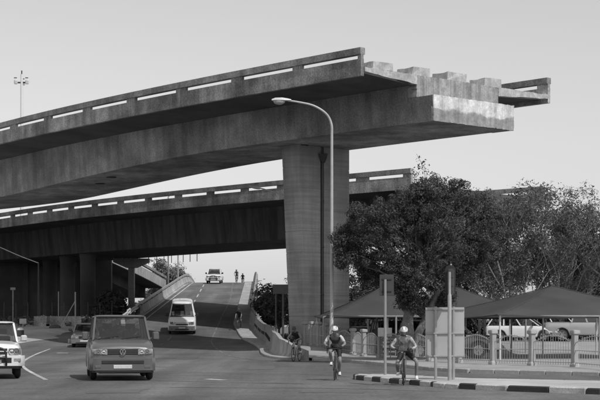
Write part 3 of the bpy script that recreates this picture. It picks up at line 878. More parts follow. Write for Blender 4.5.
    if s.get('wheel_x'):
        mb = MB(); mb.ring((s['wheel_x'], yb0+.62, zb_+.02), .18, .016, 'y', 18, 6); mb.build('steering_wheel', BLACKP, t)
    return t
def badge(parent, x, y, z, R, ring_only=False):
    mb = MB(); mb.ring((x, y, z), R, R*.12, 'y', 22, 6)
    if not ring_only:
        wv = R*.16
        def ln(a, c): mb.bar((x+a[0]*R, y, z+a[1]*R), (x+c[0]*R, y, z+c[1]*R), wv, wv)
        ln((-.42, .82), (0, .08)); ln((.42, .82), (0, .08))
        ln((-.85, .38), (-.42, -.82)); ln((-.42, -.82), (0, -.02)); ln((0, -.02), (.42, -.82)); ln((.42, -.82), (.85, .38))
    return mb.build('badge', CHROME, parent)
def hl(strip, x0, x1, z0, z1, z0b, z1b, lens=LAMPG):
    for sx in (-1, 1):
        h_ = strip('headlight', sx*x0, sx*x1, z0, z1, .014, lens, z0b, z1b)
        zc = (z0+z1+z0b+z1b)/4; rr_ = (z1-z0)*.4; y_ = min(v.co.y for v in h_.data.vertices)
        for k in (.25, .62):
            xc = sx*(x0+(x1-x0)*k); mb = MB(); mb.ring((xc, y_-.002, zc), rr_, rr_*.16, 'y', 16, 5); mb.ell((xc, y_+.006, zc), (rr_*.85, .012, rr_*.85), 12, 6); mb.build('reflector', CHROME if k < .5 else LAMPD, h_)
# van in the foreground
def van_front(strip, hw, t, fc):
    g = strip('grille', -.44, .44, .78, .93, .012, BLACKP)
    for z in (.81, .855, .9): strip('grille_bar', -.43, .43, z-.008, z+.008, .02, STEELD, parent=g)
    strip('bonnet_edge', -.46, .46, .935, .95, .015, PAINTD)
    badge(t, 0, fc(0)-.045, .86, .085)
    hl(strip, .45, .885, .77, .93, .8, .95)
    strip('bumper', -.94, .94, .3, .68, .05, PAINTD, n=20, depth=.1)
    a = strip('lower_intake', -.6, .6, .5, .61, .062, BLACKP, n=10)
    strip('lower_intake_bar', -.58, .58, .55, .562, .07, STEELD, parent=a)
    p = strip('number_plate', -.26, .26, .36, .475, .07, PLATE)
    for sx in (-1, 1):
        strip('fog_light', sx*.62, sx*.78, .38, .46, .06, LAMPD)
    strip('chin_spoiler', -.9, .9, .24, .32, .03, BLACKP, n=16)
VAN = dict(L=4.9, W=1.96, H=1.97, paint=PAINTD, wr=.33, axles=[-1.5, 1.5], clear=.26, crown=.03, tumble=.07, nose_w=.84,
           top=[(-2.45, .98), (-2.36, 1.03), (-2.15, 1.1), (-1.85, 1.17), (-1.5, 1.24), (2.45, 1.24)],
           cab=dict(zb=1.21, yb0=-1.58, yb1=2.38, yr0=-.72, yr1=2.2, wr=.8, cuts=[0, .3, .63, 1], pw=.12, bulge=.1), glass=GLASS, glass_side=GLASSD,
           front=van_front, mirm=PAINTD, mir_h=.26, rows=2, seat_y=1.25, wheel_x=-.4, bump=PAINTD, spokes=7, mir_y=.5)
vx, vy = -5.66, 46.9
van = vehicle('grey_van', 'dark grey passenger van with a round badge on its grille, closest vehicle on the road', 'van', (vx, vy, 0), RD(9.5), VAN)
mb = MB(); mb.rbox((.08, -.93, 1.76), (.13, .006, .17), .002, Matrix.Rotation(-.7, 3, 'X')); mb.build('paper_permit', PAPER, van)

def minibus_front(strip, hw, t, fc):
    strip('grille', -.45, .45, .72, .82, .012, BLACKP)
    badge(t, 0, fc(0)-.03, .77, .05, True)
    hl(strip, .5, .88, .76, .95, .8, .98)
    strip('bumper', -.93, .93, .3, .66, .05, PAINTM, n=18, depth=.1)
    strip('lower_intake', -.5, .5, .36, .46, .062, BLACKP)
    strip('number_plate', -.24, .24, .47, .57, .065, PLATE)
    for sx in (-1, 1): strip('fog_light', sx*.64, sx*.78, .4, .48, .06, LAMPD)
MINI = dict(L=5.2, W=2.08, H=2.24, paint=PAINTW, wr=.33, axles=[-1.65, 1.5], clear=.27, crown=.03, tumble=.07, nose_w=.82,
            top=[(-2.6, 1.02), (-2.5, 1.1), (-2.1, 1.25), (-1.75, 1.34), (2.6, 1.36)],
            cab=dict(zb=1.31, yb0=-1.9, yb1=2.55, yr0=-1.05, yr1=2.4, wr=.74, cuts=[0, .28, .52, .76, 1], pw=.12, bulge=.1),
            front=minibus_front, roofh=2.2, mir_h=.24, rows=2, glass=GLASS, wheel_x=-.36, mirm=BLACKP, seat_y=1.1)
mx, my_ = hit(183, 337.3)
mx, my_ = -8.9, 110.8
def slope_at(y): return math.atan((zramp(y+1)-zramp(y-1))/2)
def on_ramp(o, x, y):
    o.location = (x, y, Groad(x, y)+.005)
    o.rotation_euler.x = slope_at(y)
mini = vehicle('white_minibus', 'white high roofed minibus coming down the foot of the ramp', 'minibus', (mx, my_, 0), RD(4), MINI)
on_ramp(mini, mx, my_+2.6)

def pick_front(strip, hw, t, fc):
    g = strip('grille', -.45, .45, .76, .94, .012, BLACKP)
    strip('grille_bar', -.45, .45, .83, .87, .02, PAINTW, parent=g)
    strip('grille_bar', -.03, .03, .76, .94, .024, PAINTW, parent=g, n=2)
    hl(strip, .5, .86, .74, .95, .76, .95)
    strip('bumper', -.95, .95, .4, .72, .07, PAINTW, n=18, depth=.12)
    strip('lower_intake', -.55, .55, .5, .66, .085, BLACKP)
    strip('number_plate', -.26, .26, .5, .6, .1, PLATE)
    for sx in (-1, 1):
        strip('fog_light', sx*.62, sx*.82, .54, .64, .08, LAMPG)
    # nudge bar
    mb = MB(); y = fc(0)-.16
    mb.tube(curve_pts([Vector(p) for p in ((-.42, y+.1, .42), (-.42, y, .6), (-.36, y, .9), (0, y-.02, .98), (.36, y, .9), (.42, y, .6), (.42, y+.1, .42))], 5), .032, 8)
    mb.tube([(-.4, y, .66), (.4, y, .66)], .028, 8); mb.build('nudge_bar', BLACKP, t)
    strip('chin_spoiler', -.9, .9, .32, .42, .02, BLACKP, n=14)
PICK = dict(L=5.0, W=1.82, H=1.78, paint=PAINTW, wr=.37, axles=[-1.6, 1.45], clear=.36, crown=.05, tumble=.06, nose_w=.86,
            top=[(-2.5, .96), (-2.35, 1.06), (-1.3, 1.13), (-1.1, 1.15), (.9, 1.15), (1.0, 1.12), (2.5, 1.12)],
            cab=dict(zb=1.12, yb0=-1.2, yb1=.95, yr0=-.5, yr1=.75, wr=.78, cuts=[0, .55, 1], pw=.1, bulge=.08), front=pick_front, rows=1, mirm=STEELP, mir_h=.2, wheel_x=-.36, seat_y=1.2, mir_y=.45, spokes=6)
pk = vehicle('white_pickup', 'white pickup with a black nudge bar, cut off by the left edge of the photo', 'pickup', (-9.93, 48.3, 0), RD(12), PICK)

def sedan_front(strip, hw, t, fc):
    g = strip('grille', -.34, .34, .58, .7, .012, BLACKP)
    hl(strip, .36, .8, .57, .71, .58, .71)
    strip('bumper', -.95, .95, .28, .53, .07, PAINTM, n=18, depth=.12)
    strip('number_plate', -.25, .25, .38, .48, .085, PLATE)
    strip('lower_intake', -.5, .5, .3, .36, .08, BLACKP)
    strip('chrome_trim', -.82, .82, .715, .73, .015, CHROME)
SEDAN = dict(L=4.4, W=1.66, H=1.4, paint=PAINTD, wr=.3, axles=[-1.3, 1.3], clear=.22, crown=.02, nose_w=.88,
             top=[(-2.2, .74), (-2.05, .8), (-.95, .9), (-.8, .92), (1.2, .93), (1.4, .93), (2.2, .88)],
             cab=dict(zb=.91, yb0=-.95, yb1=1.55, yr0=-.3, yr1=.95, wr=.74, cuts=[0, .5, 1], pw=.08, bulge=.06), front=sedan_front, rows=2, rimm=STEELG, wheel_x=-.34, seat_y=.95)
cx_, cy_ = hit(83, 345.4)
sd = vehicle('old_sedan', 'old grey sedan with a dark windscreen, half hidden behind the grey van', 'car', (-13.05, 91.5, 0), RD(6), SEDAN)
sd.location.z = Groad(-13.2, 91.5)+.005; sd.rotation_euler.x = .04

BAKK = dict(PICK); BAKK.update(wheel_x=-.36, mirm=BLACKP)
bk = vehicle('canopy_pickup', 'small white pickup with a canopy at the crest of the ramp', 'pickup', (-10.45, 185.5, 0), RD(-1), BAKK)
on_ramp(bk, -10.45, 184.0)
mb = MB()
mb.loft([[(x*w_, y, z) for x, z in ((-.8, 1.13), (-.76, 1.5), (-.68, 1.8), (-.55, 1.86), (.55, 1.86), (.68, 1.8), (.76, 1.5), (.8, 1.13))] for y, w_ in ((.96, .98), (1.2, 1), (2.3, 1), (2.48, .97))])
mb.build('canopy', PAINTW, bk)

# parked vehicles behind the fence
WAG = dict(L=4.4, W=1.7, H=1.5, paint=PAINTW, wr=.31, axles=[-1.3, 1.3], clear=.22, crown=.02, nose_w=.88,
           top=[(-2.2, .72), (-2.05, .8), (-1.05, .92), (-.9, .94), (2.2, .95)],
           cab=dict(zb=.93, yb0=-1.05, yb1=2.1, yr0=-.3, yr1=1.75, wr=.78, cuts=[0, .36, .68, 1], pw=.09, bulge=.06), front=sedan_front, rows=2, wheel_x=-.34)
SUV = dict(L=4.7, W=1.88, H=1.8, paint=PAINTK, wr=.38, axles=[-1.4, 1.4], clear=.3, crown=.03, nose_w=.88,
           top=[(-2.35, .95), (-2.2, 1.05), (-1.1, 1.14), (-.95, 1.16), (2.35, 1.16)],
           cab=dict(zb=1.14, yb0=-1.15, yb1=2.25, yr0=-.5, yr1=2.0, wr=.8, cuts=[0, .36, .68, 1], pw=.1, bulge=.07), front=pick_front, rows=2, wheel_x=-.36, tw=1.6)
def park(nm, label, cat, px, Y, rz, spec, **kw):
    sp = dict(spec); sp.update(kw); x = (px-300)*Y/1500
    return vehicle(nm, label, cat, (x, Y, rise(x, Y)+.13), RD(rz), sp, 'cars parked under the shade canopies')
park('black_suv', 'black four wheel drive with silver alloy wheels parked under the canopy beside the big sign', 'car', 446, 71, 93, SUV)
park('white_estate_car', 'white estate car parked side on under the peaked shade canopy', 'car', 524, 90, 72, WAG)
park('white_pickup', 'white pickup parked at the far right under the shade canopy', 'pickup', 588, 89, 75, PICK, paint=PAINTS)
park('pale_hatchback', 'pale car parked nose out between the white estate and the white pickup', 'car', 556, 92, 20, WAG, paint=PAINTW)
park('dark_car', 'dark car parked behind the fence left of the leaning tree trunk', 'car', 391, 80, 5, SUV, paint=PAINTK)
park('grey_hatchback', 'grey car parked behind the fence nearest the tall pier', 'car', 361, 88, -20, WAG, paint=PAINTM)
park('silver_sedan', 'silver sedan parked behind the leaning trunk', 'car', 424, 88, 15, SEDAN, paint=PAINTS)
# ------------------------------------------------------------------ people and bicycles (facing local -Y)
def ik(a, b, l1, l2, pole):
    a, b, pole = Vector(a), Vector(b), Vector(pole); d = b-a; D = min(d.length, (l1+l2)*.998); u = d.normalized()
    k = (l1*l1-l2*l2+D*D)/(2*D); h = math.sqrt(max(0, l1*l1-k*k))
    p = (pole-u*pole.dot(u)).normalized(); return a+u*k+p*h
def skin_mesh(V, E, Rr, root):
    m = bpy.data.meshes.new('tmp'); m.from_pydata(V, E, [])
    bm = bmesh.new(); bm.from_mesh(m); bm.verts.ensure_lookup_table(); ly = bm.verts.layers.skin.verify()
    for i, v in enumerate(bm.verts): v[ly].radius = Rr[i]; v[ly].use_root = (i == root)
    bm.to_mesh(m); bm.free()
    o = bpy.data.objects.new('tmp', m); COL.objects.link(o)
    sk = o.modifiers.new('s', 'SKIN'); sk.use_smooth_shade = True
    ss = o.modifiers.new('u', 'SUBSURF'); ss.levels = 1; ss.render_levels = 1
    dg = bpy.context.evaluated_depsgraph_get(); dg.update()
    r = bpy.data.meshes.new_from_object(o.evaluated_get(dg))
    bpy.data.objects.remove(o); bpy.data.meshes.remove(m)
    return r
def rider(label, loc, rz, pose, mats, group=None, helmet=HELW, shoes=SHOEW, glasses=True, hair=True, shirt_long=False, z_tilt=0):
    """pose: dict with pelvis, chest, neck, head, hands (L, R), feet (L, R), knee poles"""
    t = thing('person', label, 'person', loc, rz, group); t.rotation_euler.x = z_tilt
    J = {k: Vector(v) for k, v in pose.items() if k not in ('kp',)}
    V = []; E = []; Rr = []; lab = []
    def add(p, r_, par=None, l=None):
        V.append(tuple(p)); Rr.append(r_ if hasattr(r_, '__len__') else (r_, r_))
        if par is not None: E.append((par, len(V)-1)); lab.append((par, len(V)-1, l))
        return len(V)-1
    pel = add(J['pelvis'], (.135, .11))
    w_ = add(J['pelvis'].lerp(J['chest'], .45), (.125, .1), pel, 'torso')
    ch = add(J['chest'], (.155, .115), w_, 'torso')
    nk = add(J['neck'], (.06, .06), ch, 'torso')
    hb = add(J['neck'].lerp(J['head'], .5), (.06, .065), nk, 'skin')
    hd = add(J['head'], (.078, .095), hb, 'skin')
    ht = add(J['head']+(J['head']-J['neck']).normalized()*.075, (.06, .075), hd, 'skin')
    for sd_, sx in (('L', -1), ('R', 1)):
        sh = J['chest'].lerp(J['neck'], .45)+Vector((sx*.175, 0, -.01)); s1 = add(sh, .065, ch, 'torso')
        ha = J['hand'+sd_]; el = ik(sh, ha, .3, .27, (sx*.9, .5, -.45))
        e1 = add(el, .043, s1, 'arm_up'); wr = add(el.lerp(ha, .92), (.028, .032), e1, 'arm_lo')
        hn = add(ha+(ha-el).normalized()*.03, (.038, .026), wr, 'hand')
        hp = J['pelvis']+Vector((sx*.095, -.01, -.06)); h1 = add(hp, .098, pel, 'hip')
        fo = J['foot'+sd_]; kn = ik(hp, fo, .45, .45, pose.get('kp', {}).get(sd_, (sx*.12, -1, .25)))
        k0 = add(hp.lerp(kn, .45), .083, h1, 'thigh'); k1 = add(kn, .056, k0, 'knee'); c0 = add(kn.lerp(fo, .35), .058, k1, 'shin'); a1 = add(fo, .038, c0, 'shin')
        add(fo+Vector((sx*.02, -.1, -.05)), .036, a1, 'foot')
        J['el'+sd_], J['kn'+sd_], J['sh'+sd_] = el, kn, sh
    me = skin_mesh(V, E, Rr, pel)
    names = ['torso', 'arm_up', 'skin', 'short', 'shoe']
    for q in (mats['torso'], mats['sleeve'], SKIN, mats['short'], shoes, mats.get('glove', SKIN), mats.get('panel', SKIN)): me.materials.append(q)
    VV = [Vector(v) for v in V]
    for p in me.polygons:
        c = p.center; best = None
        for a, b_, l in lab:
            ab_ = VV[b_]-VV[a]; tt = max(0, min(1, (c-VV[a]).dot(ab_)/max(ab_.length_squared, 1e-9))); d = (c-(VV[a]+ab_*tt)).length/(Rr[a][0]*(1-tt)+Rr[b_][0]*tt)
            if best is None or d < best[0]: best = (d, l, tt)
        l, tt = best[1], best[2]
        p.material_index = {'torso': 0, 'arm_up': 1 if tt < .65 else (1 if shirt_long else 2), 'arm_lo': 1 if shirt_long and tt < .8 else 2, 'skin': 2, 'hand': 5, 'hip': 3, 'thigh': 3, 'knee': 3 if tt < .45 else 2, 'shin': 2, 'foot': 4}[l]
        if l == 'torso' and (c-VV[pel]).length < .16: p.material_index = 3
        if l == 'torso' and p.material_index == 0 and mats.get('panel') and (abs(c.x) > .115 or abs(c.z-J['chest'].z+.13) < .045): p.material_index = 6
        p.use_smooth = True
    # fingers curled over what the hand holds, nose and ears, in the same mesh
    fb = MB(); 
    for sd_, sx in (('L', -1), ('R', 1)):
        ha, el = J['hand'+sd_], J['el'+sd_]; d = (ha-el).normalized(); side = Vector((1, 0, 0)); side = (side-d*side.dot(d)).normalized(); dn = d.cross(side)
        if dn.z > 0: dn = -dn
        for k in range(4):
            o_ = ha+d*.045+side*(k-1.5)*.019; ln = (.85, 1, .95, .75)[k]
            fb.tube([o_, o_+d*.035*ln, o_+d*.05*ln+dn*.028*ln, o_+d*.03*ln+dn*.055*ln], [.0095, .009, .0085, .007], 6, 5)
        o_ = ha-side*sx*.03+d*.005; fb.tube([o_, o_-side*sx*.018+d*.025+dn*.012, o_-side*sx*.012+d*.045+dn*.035], [.012, .0105, .008], 6, 5)
    face = Vector((0, -1, 0)); hc = J['head']
    fdir = pose.get('face', Vector((0, -1, -.1))); fdir = Vector(fdir).normalized(); up_ = (Vector((0, 0, 1))-fdir*fdir.z).normalized(); rt = fdir.cross(up_)
    fb.loft([[hc+fdir*(.092+a_)+up_*z+rt*x for x in (-w2, 0, w2)] for z, a_, w2 in ((.03, -.012, .008), (-.0, .008, .012), (-.03, .024, .018), (-.04, -.01, .016))], mi=2)
    for sx in (-1, 1): fb.ell(hc+rt*sx*.082-fdir*-.005, (.012, .02, .032), 8, 5, 2)
    fb.tube([hc+fdir*.09-up_*.062-rt*.025, hc+fdir*.097-up_*.064, hc+fdir*.09-up_*.062+rt*.025], [.004, .007, .004], 5, 2)
    tm_ = fb.mesh('f', [mats['torso'], mats['sleeve'], SKIN, mats['short'], shoes, mats.get('glove', SKIN)])
    bm = bmesh.new(); bm.from_mesh(me); bm.from_mesh(tm_); bm.to_mesh(me); bm.free(); bpy.data.meshes.remove(tm_)
    me.name = 'body'; link('body', me, t)
    Mh = Matrix((rt, -fdir, up_)).transposed()
    if helmet:
        mb = MB(); rings = []
        for zz, rr_ in ((.005, 1.0), (.03, 1.04), (.06, .98), (.09, .82), (.115, .5), (.122, .12)):
            q = []
            for a_ in range(18):
                an = 2*math.pi*a_/18; q.append(hc+Mh @ Vector((.1*rr_*math.cos(an), .012+.135*rr_*math.sin(an), .025+zz+(.015*math.sin(an) if zz < .02 else 0))))
            rings.append(q)
        mb.loft(rings); he = mb.build('helmet', helmet, t)
        for sx in (-.5, 0, .5):
            mb = MB(); mb.tube([hc+Mh @ Vector((sx*.1, .012-.135*math.cos(k)*.96, .06+.085*math.sin(k))) for k in (.35, .9, 1.57, 2.2, 2.8)], .009, 5); mb.build('helmet_vent', HELD, he)
        mb = MB()
        for sx in (-1, 1): mb.tube([hc+Mh @ Vector((sx*.088, -.01, .04)), hc+Mh @ Vector((sx*.07, -.03, -.06)), hc+Mh @ Vector((0, -.05, -.1))], .006, 5)
        mb.build('chin_strap', HELD, he)
    elif hair:
        mb = MB(); mb.ell(hc+Mh @ Vector((0, .025, .035)), (.088, .1, .085), 14, 8, 0, Mh); mb.build('hair', HAIR, t)
    if glasses:
        mb = MB()
        for sx in (-1, 1): mb.ell(hc+Mh @ Vector((sx*.036, -.092, .022)), (.03, .014, .02), 10, 6, 0, Mh)
        mb.tube([hc+Mh @ Vector((-.08, .0, .028)), hc+Mh @ Vector((-.06, -.085, .028)), hc+Mh @ Vector((.06, -.085, .028)), hc+Mh @ Vector((.08, 0, .028))], .006, 5)
        mb.build('sunglasses', BLACKP, t)
    else:
        mb = MB()
        for sx in (-1, 1): mb.ell(hc+Mh @ Vector((sx*.034, -.085, .022)), (.014, .01, .008), 8, 5, 0, Mh)
        mb.build('eyes', BLACKP, t)
    for sd_, sx in (('L', -1), ('R', 1)):
        fo = J['foot'+sd_]; mb = MB(); rings = []
        for y, hw_, z0, z1 in ((.07, .025, -.075, -.0), (.05, .038, -.085, .03), (0, .04, -.085, .035), (-.08, .046, -.085, -.02), (-.15, .043, -.082, -.035), (-.18, .02, -.075, -.05)):
            q = [fo+Vector((x_*hw_+sx*.01, y, z)) for x_, z in ((-1, z0), (1, z0), (1, (z0+z1)/2), (.6, z1), (-.6, z1), (-1, (z0+z1)/2))]
            rings.append(q)
        mb.loft(rings); mb.build('shoe', shoes, t)
    return t, J
def bicycle(label, loc, rz, paint, tilt=0.0, steer=0.0, group=None, pitch=0.0, crank=0.0):
    t = thing('bicycle', label, 'bicycle', loc, rz, group); t.rotation_euler.y = tilt; t.rotation_euler.x = pitch
    R_ = .335; fh, rh, bb, st, hdt, hdb = Vector((0, -.5, R_)), Vector((0, .5, R_)), Vector((0, .07, .28)), Vector((0, .2, .84)), Vector((0, -.37, .9)), Vector((0, -.41, .76))
    mb = MB()
    for p, q, r_ in ((bb, st, .017), (st.lerp(bb, .06), hdt, .017), (bb, hdb, .021), (hdt, hdb, .021)): mb.tube([p, q], r_, 8)
    for sx in (-1, 1):
        mb.tube([bb+Vector((sx*.02, 0, 0)), rh+Vector((sx*.06, 0, 0))], .011, 6); mb.tube([st+Vector((sx*.02, 0, -.05)), rh+Vector((sx*.06, 0, 0))], .009, 6)
    mb.build('frame', paint, t)
    mb = MB(); mb.tube([hdb, hdb+Vector((0, -.01, -.04))], .024, 8)
    for sx in (-1, 1): mb.tube([hdb+Vector((sx*.045, -.012, -.04)), fh+Vector((sx*.05, .02, .1)), fh+Vector((sx*.05, 0, 0))], .012, 6)
    mb.build('fork', paint, t)
    mb = MB(); mb.tube([hdt, hdt+Vector((0, -.1, .045))], .016, 8); hb = hdt+Vector((0, -.1, .045))
    for sx in (-1, 1):
        mb.tube([hb, hb+Vector((sx*.18, 0, 0)), hb+Vector((sx*.21, -.05, 0)), hb+Vector((sx*.215, -.1, -.02)), hb+Vector((sx*.215, -.1, -.09)), hb+Vector((sx*.215, -.03, -.13))], .015, 8)
        mb.tube([hb+Vector((sx*.213, -.08, .0)), hb+Vector((sx*.213, -.15, .05))], [.018, .012], 6); mb.tube([hb+Vector((sx*.213, -.14, .03)), hb+Vector((sx*.213, -.14, -.08))], .007, 5)
    mb.build('handlebar', BLACKP, t)
    mb = MB(); mb.tube([st, st+Vector((0, .03, .1))], .013, 8)
    mb.loft([[(x*w_, y, .95+z) for x, z in ((-1, .01), (-.6, .03), (.6, .03), (1, .01), (.5, -.01), (-.5, -.01))] for y, w_ in ((.06, .018), (.14, .025), (.24, .055), (.33, .07), (.36, .05))]); mb.build('saddle', BLACKP, t)
    tw = MB(); tw.ring((0, 0, 0), R_-.014, .014, 'x', 30, 6); tm_ = tw.mesh('tyre', RUBBER)
    rm_ = MB(); rm_.ring((0, 0, 0), R_-.04, .012, 'x', 30, 6); rm_.tube([(-.04, 0, 0), (.04, 0, 0)], .02, 8)
    for k in range(16):
        an = 2*math.pi*k/16; sx = (-1)**k; rm_.tube([(sx*.03, .018*math.cos(an), .018*math.sin(an)), (0, (R_-.045)*math.cos(an+.12*sx), (R_-.045)*math.sin(an+.12*sx))], .0022, 3)
    rm = rm_.mesh('rim', STEELD)
    for c in (fh, rh):
        wh = link('wheel', tm_, t, c); link('rim', rm, wh)
    mb = MB(); cr = Vector((0, math.sin(crank), math.cos(crank)))*.17
    mb.ring(bb+Vector((.045, 0, 0)), .085, .007, 'x', 20, 4); mb.bar(bb+Vector((.06, 0, 0)), bb+cr+Vector((.07, 0, 0)), .018, .012); mb.bar(bb+Vector((-.06, 0, 0)), bb-cr+Vector((-.07, 0, 0)), .018, .012)
    mb.rbox(bb+cr+Vector((.12, 0, 0)), (.09, .07, .02), .005); mb.rbox(bb-cr+Vector((-.12, 0, 0)), (.09, .07, .02), .005); mb.build('crank', STEELD, t)
    return t
def ride_pose(crank=0.0, lean=1.0, hands='hood', up=0.0):
    c = Vector((0, math.sin(crank), math.cos(crank)))*.17; bb = Vector((0, .07, .28))
    hz = {'hood': (.99, -.58), 'top': (.975, -.46), 'drop': (.84, -.5)}[hands]
    return dict(pelvis=(0, .22, 1.0), chest=(0, -.1*lean-.02, 1.32+up), neck=(0, -.19*lean-.02, 1.43+up), head=(0, -.29*lean-.02, 1.52+up),
                handL=(-.205, hz[1], hz[0]+.02), handR=(.205, hz[1], hz[0]+.02), footR=bb+c+Vector((.115, .07, .1)), footL=bb-c+Vector((-.115, .07, .1)), face=(0, -1, -.12))
CY = 'cyclists riding towards the camera'
def at(px, py, z=None):
    x, y = hit(px, py); return x, y
def cyclist(px, py, rz, paint, plabel, blabel, mats, crank=.4, pitch=0, Y=None, tilt=0, **kw):
    x, y = hit(px, py); z = max(Groad(x, y), 0)+.004
    pk_ = dict(lean=kw.pop('lean', 1.0), hands=kw.pop('hands', 'hood'), up=kw.pop('up', 0))
    # py marks the front wheel's contact; the origin lies half a wheelbase behind it
    ox, oy = x-.5*math.sin(rz), y+.5*math.cos(rz); z = max(Groad(ox, oy), 0)+.006
    bicycle(blabel, (ox, oy, z), rz, paint, crank=crank, pitch=pitch, tilt=tilt)
    pose = ride_pose(crank, **pk_)
    r_ = rider(plabel, (ox, oy, z), rz, pose, mats, z_tilt=pitch, **kw)
    r_[0].rotation_euler.y = tilt
    return r_
cyclist(334.5, 380.8, RD(-4), BIKE, 'cyclist in grey jersey with white sleeves before the lamp post foot', 'road bicycle ridden by the cyclist with white sleeves',
        dict(torso=JERG, sleeve=SLEEVEW, short=SHORTK, panel=JERPAN, glove=JERK), crank=2.7, up=-.04, lean=1.35)
cyclist(293.5, 362, RD(-16), BIKEW, 'cyclist in black top with bare arms riding beside the end of the ramp wall', 'pale road bicycle ridden by the cyclist in black beside the ramp wall',
        dict(torso=JERK, sleeve=SKIN, short=JERP), helmet=HELD, crank=.9, up=-.06, lean=1.35)
cyclist(238.5, 331, RD(-6), BIKE, 'cyclist in dark clothes coming down the ramp alone', 'road bicycle under the lone dark cyclist on the ramp',
        dict(torso=JERK, sleeve=JERK, short=SHORTK), helmet=HELD, shoes=SHOED, crank=.2, pitch=.05, up=.03)
cyclist(236.3, 283, RD(-4), BIKE, 'distant cyclist in grey at the crest of the ramp, nearer of two', 'bicycle of the nearer cyclist at the crest of the ramp',
        dict(torso=JERG, sleeve=JERG, short=SHORTK), helmet=HELD, crank=.2, pitch=.066, shoes=SHOED)
def crest_rider():
    x, y = -7.9, 207; z = Groad(x, y)
    bicycle('bicycle of the farther cyclist, hidden below the crest', (x, y, z), 0, BIKE)
    rider('farthest cyclist showing only head and shoulders beyond the crest of the ramp', (x, y, z), 0, ride_pose(.3), dict(torso=JERK, sleeve=JERK, short=SHORTK), helmet=HELD)
crest_rider()
# the rider who has stopped at the painted kerb with one foot down
rx, ry = 2.84, 40.9
bicycle('road bicycle held upright by the stopped rider at the painted kerb', (rx, ry+.5, 0.005), RD(-2), BIKE, crank=3.0, tilt=RD(2))
pose = ride_pose(3.0, lean=.7, hands='top', up=.03)
pose.update(pelvis=(.06, .06, .93), chest=(.02, -.16, 1.25), neck=(.02, -.25, 1.36), head=(.02, -.33, 1.46), footR=(.36, -.1, .24), footL=(-.13, .1, .34), kp={'R': (.5, -1, .1), 'L': (-.2, -1, .2)}, face=(0, -1, -.2))
pose['handL'] = (-.2, -.47, .99); pose['handR'] = (.2, -.47, .99)
st_, _ = rider('rider in pale top and white helmet standing astride a bicycle at the painted kerb', (rx, ry+.5, 0.005), RD(-2), pose, dict(torso=JERP, sleeve=JERP, short=SHORTK, panel=JERG, glove=JERK), shirt_long=True, shoes=SHOEW)
# dark bag beside the cyclist in black is a small saddle pouch hanging from the hand
# driver and passenger in the van
def seated(label, lx, mats_, wheel):
    pose = dict(pelvis=(0, .1, .72), chest=(0, .16, 1.12), neck=(0, .17, 1.29), head=(0, .13, 1.43), handL=(-.15, -.32, 1.16) if wheel else (-.18, -.2, .8), handR=(.15, -.32, 1.16) if wheel else (.18, -.2, .8),
                footL=(-.12, -.62, .46), footR=(.12, -.62, .46), face=(0, -1, -.05))
    p = Matrix.Rotation(RD(9.5), 3, 'Z') @ Vector((lx, -.42, .1)); 
    return rider(label, (vx+p.x, vy+p.y, p.z), RD(9.5), pose, mats_, helmet=None, glasses=False, shirt_long=True, shoes=SHOED)
seated('driver in a pale shirt behind the windscreen of the grey van', -.38, dict(torso=JERP, sleeve=JERP, short=JERK), True)
seated('passenger in a white shirt beside the driver of the grey van', .38, dict(torso=SLEEVEW, sleeve=SLEEVEW, short=JERK), False)
# ------------------------------------------------------------------ lamps, signs and poles
def tubes(mb, pts, r0, r1, n=10):
    m_ = len(pts); mb.tube(pts, [r0+(r1-r0)*i/(m_-1) for i in range(m_)], n); return mb
lp = thing('street_lamp', 'tall curved street lamp standing in front of the pier', 'street lamp', (1.41, 66.5, .1))
mb = MB(); mb.tube([(0, 0, 0), (0, 0, 1.3), (0, 0, 1.36), (0, 0, 10.0)], [.115, .115, .08, .06], 12); mb.build('pole', LAMPP, lp)
arm = curve_pts([Vector(p) for p in ((0, 0, 10.0), (-.02, 0, 10.5), (-.25, -.02, 10.95), (-.8, -.05, 11.3), (-1.5, -.1, 11.46), (-1.95, -.13, 11.52))], 5)
mb = MB(); tubes(mb, arm, .058, .04); mb.build('arm', LAMPP, lp)
mb = MB(); rings = []
for x, w_, h0, h1 in ((-1.8, .06, .05, .05), (-1.95, .11, .08, .09), (-2.2, .17, .1, .13), (-2.5, .16, .1, .12), (-2.66, .06, .05, .06)):
    rings.append([(x, -.13+w_*math.cos(a_), 11.53+(h1 if math.sin(a_) > 0 else h0*.35)*math.sin(a_)) for a_ in [2*math.pi*k/12 for k in range(12)]])
mb.loft(rings); hd_ = mb.build('lamp_head', STEELP, lp)
mb = MB(); mb.ell((-2.33, -.13, 11.48), (.26, .15, .15), 14, 8); mb.build('lamp_lens', LAMPG, hd_)
mb = MB(); mb.box(-.05, .05, -.135, -.12, .5, .95); mb.build('access_door', STEELG, lp)
l2 = thing('street_lamp', 'street lamp behind the pier with only its arm and lantern showing', 'street lamp', (.35, 97.5, .3))
mb = MB(); mb.tube([(0, 0, 0), (0, 0, 9.3)], [.12, .07], 10); mb.build('pole', STEELP, l2)
mb = MB(); tubes(mb, curve_pts([Vector(p) for p in ((0, 0, 9.3), (-.3, 0, 9.55), (-1.3, 0, 9.85), (-3.0, 0, 10.35))], 4), .06, .04); mb.build('arm', STEELP, l2)
mb = MB(); mb.ell((-3.3, 0, 10.4), (.42, .17, .12), 14, 8, 0, Matrix.Rotation(.25, 3, 'Y')); mb.build('lamp_head', STEELP, l2)
hm = thing('high_mast_light', 'high mast with three floodlights rising beyond the tall viaduct', 'light mast', (-37.1, 200, 2))
mb = MB(); mb.tube([(0, 0, 0), (0, 0, 33.3)], [.3, .17], 12); mb.build('mast', PAINTW, hm)
mb = MB(); mb.ring((0, 0, 32.6), .55, .1, 'z', 18, 6)
